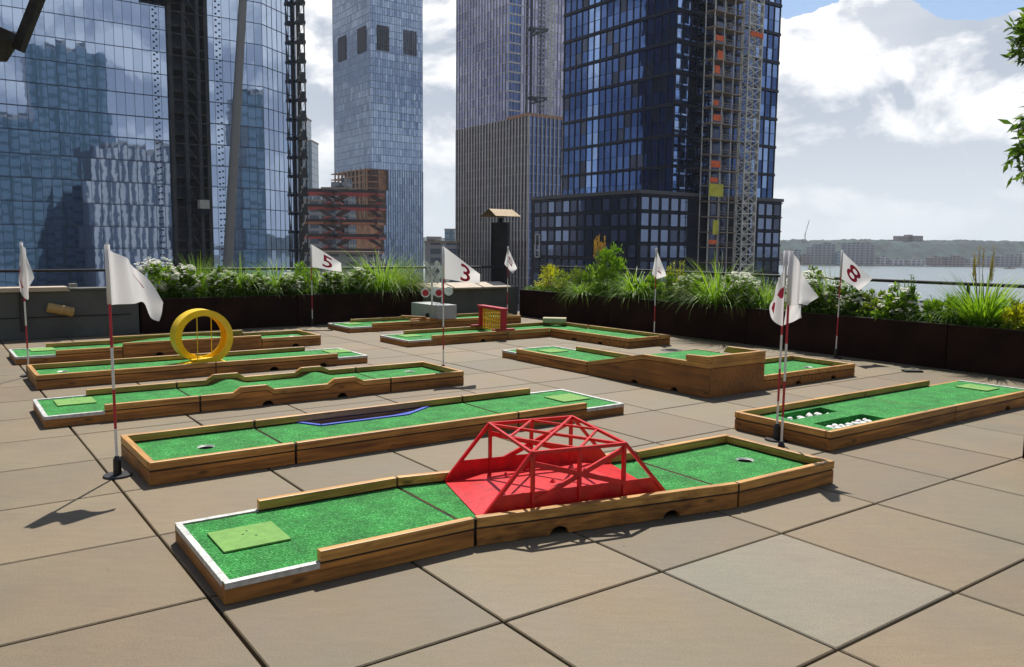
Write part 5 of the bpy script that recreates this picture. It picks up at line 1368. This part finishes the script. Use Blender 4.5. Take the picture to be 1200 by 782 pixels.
# ------------------------------------------------------------------ sky, sun, camera
SUN_EL=R(57); SUN_AZ=R(.5)   # azimuth measured from +Y towards +X
w=bpy.data.worlds.new('World'); scene.world=w; w.use_nodes=True; nt=w.node_tree; nt.nodes.clear(); L=nt.links.new
out=N(nt,'ShaderNodeOutputWorld'); bg=N(nt,'ShaderNodeBackground'); bg.inputs['Strength'].default_value=.10; L(bg.outputs[0],out.inputs['Surface'])
sky=N(nt,'ShaderNodeTexSky'); sky.sky_type='NISHITA'; sky.sun_disc=False; sky.sun_elevation=SUN_EL; sky.sun_rotation=SUN_AZ; sky.air_density=1.0; sky.dust_density=.7; sky.ozone_density=2.2
tc=N(nt,'ShaderNodeTexCoord'); nrm=N(nt,'ShaderNodeVectorMath',operation='NORMALIZE'); L(tc.outputs['Generated'],nrm.inputs[0])
sep=N(nt,'ShaderNodeSeparateXYZ'); L(nrm.outputs[0],sep.inputs[0])
def math_(op,a,b_=None,clamp=False):
    n=N(nt,'ShaderNodeMath',operation=op); n.use_clamp=clamp
    for i,v in enumerate((a,b_)):
        if v is None: continue
        if isinstance(v,(int,float)): n.inputs[i].default_value=v
        else: L(v,n.inputs[i])
    return n.outputs[0]
def cloudnoise(offz,seed,scale,detail,rough,zs):
    ad=N(nt,'ShaderNodeVectorMath',operation='MULTIPLY_ADD'); L(nrm.outputs[0],ad.inputs[0]); ad.inputs[1].default_value=(1,1,zs); ad.inputs[2].default_value=(seed,seed*.37,offz*zs)
    n=N(nt,'ShaderNodeTexNoise'); n.inputs['Scale'].default_value=scale; n.inputs['Detail'].default_value=detail; n.inputs['Roughness'].default_value=rough; n.inputs['Distortion'].default_value=.25
    L(ad.outputs[0],n.inputs['Vector']); return n.outputs['Fac']
SEED=4.3
n_a=cloudnoise(0,SEED,5.2,11,.56,1.8); n_b=cloudnoise(.03,SEED,5.2,8,.54,1.8)
n_c=cloudnoise(0,SEED+9,2.2,6,.5,3.0)
z=sep.outputs[2]
# cloud cover: thick below about 15 degrees, more open higher up
bias=N(nt,'ShaderNodeMapRange'); bias.interpolation_type='SMOOTHSTEP'; bias.inputs['From Min'].default_value=.20; bias.inputs['From Max'].default_value=.34; bias.inputs['To Min'].default_value=.26; bias.inputs['To Max'].default_value=-.10
L(z,bias.inputs['Value'])
def lobe(az,el,w0,w1,amp):
    d=Vector((math.sin(R(az))*math.cos(R(el)),math.cos(R(az))*math.cos(R(el)),math.sin(R(el))))
    dp=N(nt,'ShaderNodeVectorMath',operation='DOT_PRODUCT'); L(nrm.outputs[0],dp.inputs[0]); dp.inputs[1].default_value=d
    mr=N(nt,'ShaderNodeMapRange'); mr.interpolation_type='SMOOTHSTEP'; mr.inputs['From Min'].default_value=math.cos(R(w1)); mr.inputs['From Max'].default_value=math.cos(R(w0)); mr.inputs['To Min'].default_value=0; mr.inputs['To Max'].default_value=amp
    L(dp.outputs['Value'],mr.inputs['Value']); return mr.outputs[0]
cov=math_('ADD',math_('ADD',math_('MULTIPLY',math_('SUBTRACT',n_a,.5),2.0),.5),bias.outputs[0])
for a_ in ((21,9.5,2,8,.12),(22.5,14.2,.8,3.2,.14),(28.5,9,1,6,.10),(23.8,6.2,2,6,.45),(18.3,18.4,1.4,4.8,-.6),(28.8,18.8,3,6.6,-.7),(135,14,4,14,.10),(165,25,5,25,-.12)): cov=math_('ADD',cov,lobe(*a_))
hi=N(nt,'ShaderNodeMapRange'); hi.inputs['From Min'].default_value=.4; hi.inputs['From Max'].default_value=.6; hi.inputs['To Min'].default_value=0; hi.inputs['To Max'].default_value=-.25; L(z,hi.inputs['Value']); cov=math_('ADD',cov,hi.outputs[0])
mask=N(nt,'ShaderNodeMapRange'); mask.interpolation_type='SMOOTHSTEP'; mask.inputs['From Min'].default_value=.49; mask.inputs['From Max'].default_value=.52; L(cov,mask.inputs['Value'])
lit=math_('SUBTRACT',n_a,n_b)
sh=N(nt,'ShaderNodeMapRange'); sh.inputs['From Min'].default_value=-.055; sh.inputs['From Max'].default_value=.075; L(lit,sh.inputs['Value'])
sh2=N(nt,'ShaderNodeMapRange'); sh2.inputs['From Min'].default_value=.35; sh2.inputs['From Max'].default_value=.62; sh2.inputs['To Min'].default_value=-.25; sh2.inputs['To Max'].default_value=.25; L(n_c,sh2.inputs['Value'])
elv=N(nt,'ShaderNodeMapRange'); elv.inputs['From Min'].default_value=.05; elv.inputs['From Max'].default_value=.25; elv.inputs['To Min'].default_value=-.16; elv.inputs['To Max'].default_value=.10; L(z,elv.inputs['Value'])
shade=math_('ADD',math_('ADD',sh.outputs[0],sh2.outputs[0]),elv.outputs[0],True)
ccol=N(nt,'ShaderNodeMix',data_type='RGBA'); ccol.inputs[6].default_value=(4.3,4.8,5.6,1); ccol.inputs[7].default_value=(10.2,10.1,10,1); L(shade,ccol.inputs[0])
mx=N(nt,'ShaderNodeMix',data_type='RGBA'); L(mask.outputs[0],mx.inputs[0]); L(sky.outputs[0],mx.inputs[6]); L(ccol.outputs[2],mx.inputs[7])
# pale band of air low over the horizon
hzr=N(nt,'ShaderNodeMapRange'); hzr.interpolation_type='SMOOTHSTEP'; hzr.inputs['From Min'].default_value=.0; hzr.inputs['From Max'].default_value=.19; hzr.inputs['To Min'].default_value=.9; hzr.inputs['To Max'].default_value=0; L(z,hzr.inputs['Value'])
mx2=N(nt,'ShaderNodeMix',data_type='RGBA'); L(hzr.outputs[0],mx2.inputs[0]); L(mx.outputs[2],mx2.inputs[6]); mx2.inputs[7].default_value=(6.6,7.1,7.5,1)
L(mx2.outputs[2],bg.inputs['Color'])
sl=bpy.data.lights.new('sun','SUN'); sl.energy=5.0; sl.angle=R(.53); sl.color=(1,.95,.87)
so=bpy.data.objects.new('sun',sl); COL.objects.link(so)
dsun=Vector((math.sin(SUN_AZ)*math.cos(SUN_EL),math.cos(SUN_AZ)*math.cos(SUN_EL),math.sin(SUN_EL))); so.rotation_euler=dsun.to_track_quat('Z','Y').to_euler(); so.location=(0,0,60)
cam=bpy.data.cameras.new('camera'); cam.sensor_width=36; cam.lens=36*959.01/1200; cam.clip_start=.05; cam.clip_end=30000
co=bpy.data.objects.new('camera',cam); COL.objects.link(co); scene.camera=co
pitch=R(6.112); roll=R(.559)
fw=Vector((0,math.cos(pitch),-math.sin(pitch))); up=Vector((0,math.sin(pitch),math.cos(pitch))); r_=Vector((1,0,0))
r2=r_*math.cos(roll)+up*math.sin(roll); u2=-r_*math.sin(roll)+up*math.cos(roll)
mt=Matrix((( r2.x,u2.x,-fw.x,0),(r2.y,u2.y,-fw.y,0),(r2.z,u2.z,-fw.z,1.52),(0,0,0,1))); co.matrix_world=mt
scene.view_settings.view_transform='Standard'; scene.view_settings.look='None'; scene.view_settings.gamma=1; scene.view_settings.exposure=.3
scene.render.resolution_x=1024; scene.render.resolution_y=667
scene.cycles.volume_bounces=0; scene.cycles.max_bounces=8
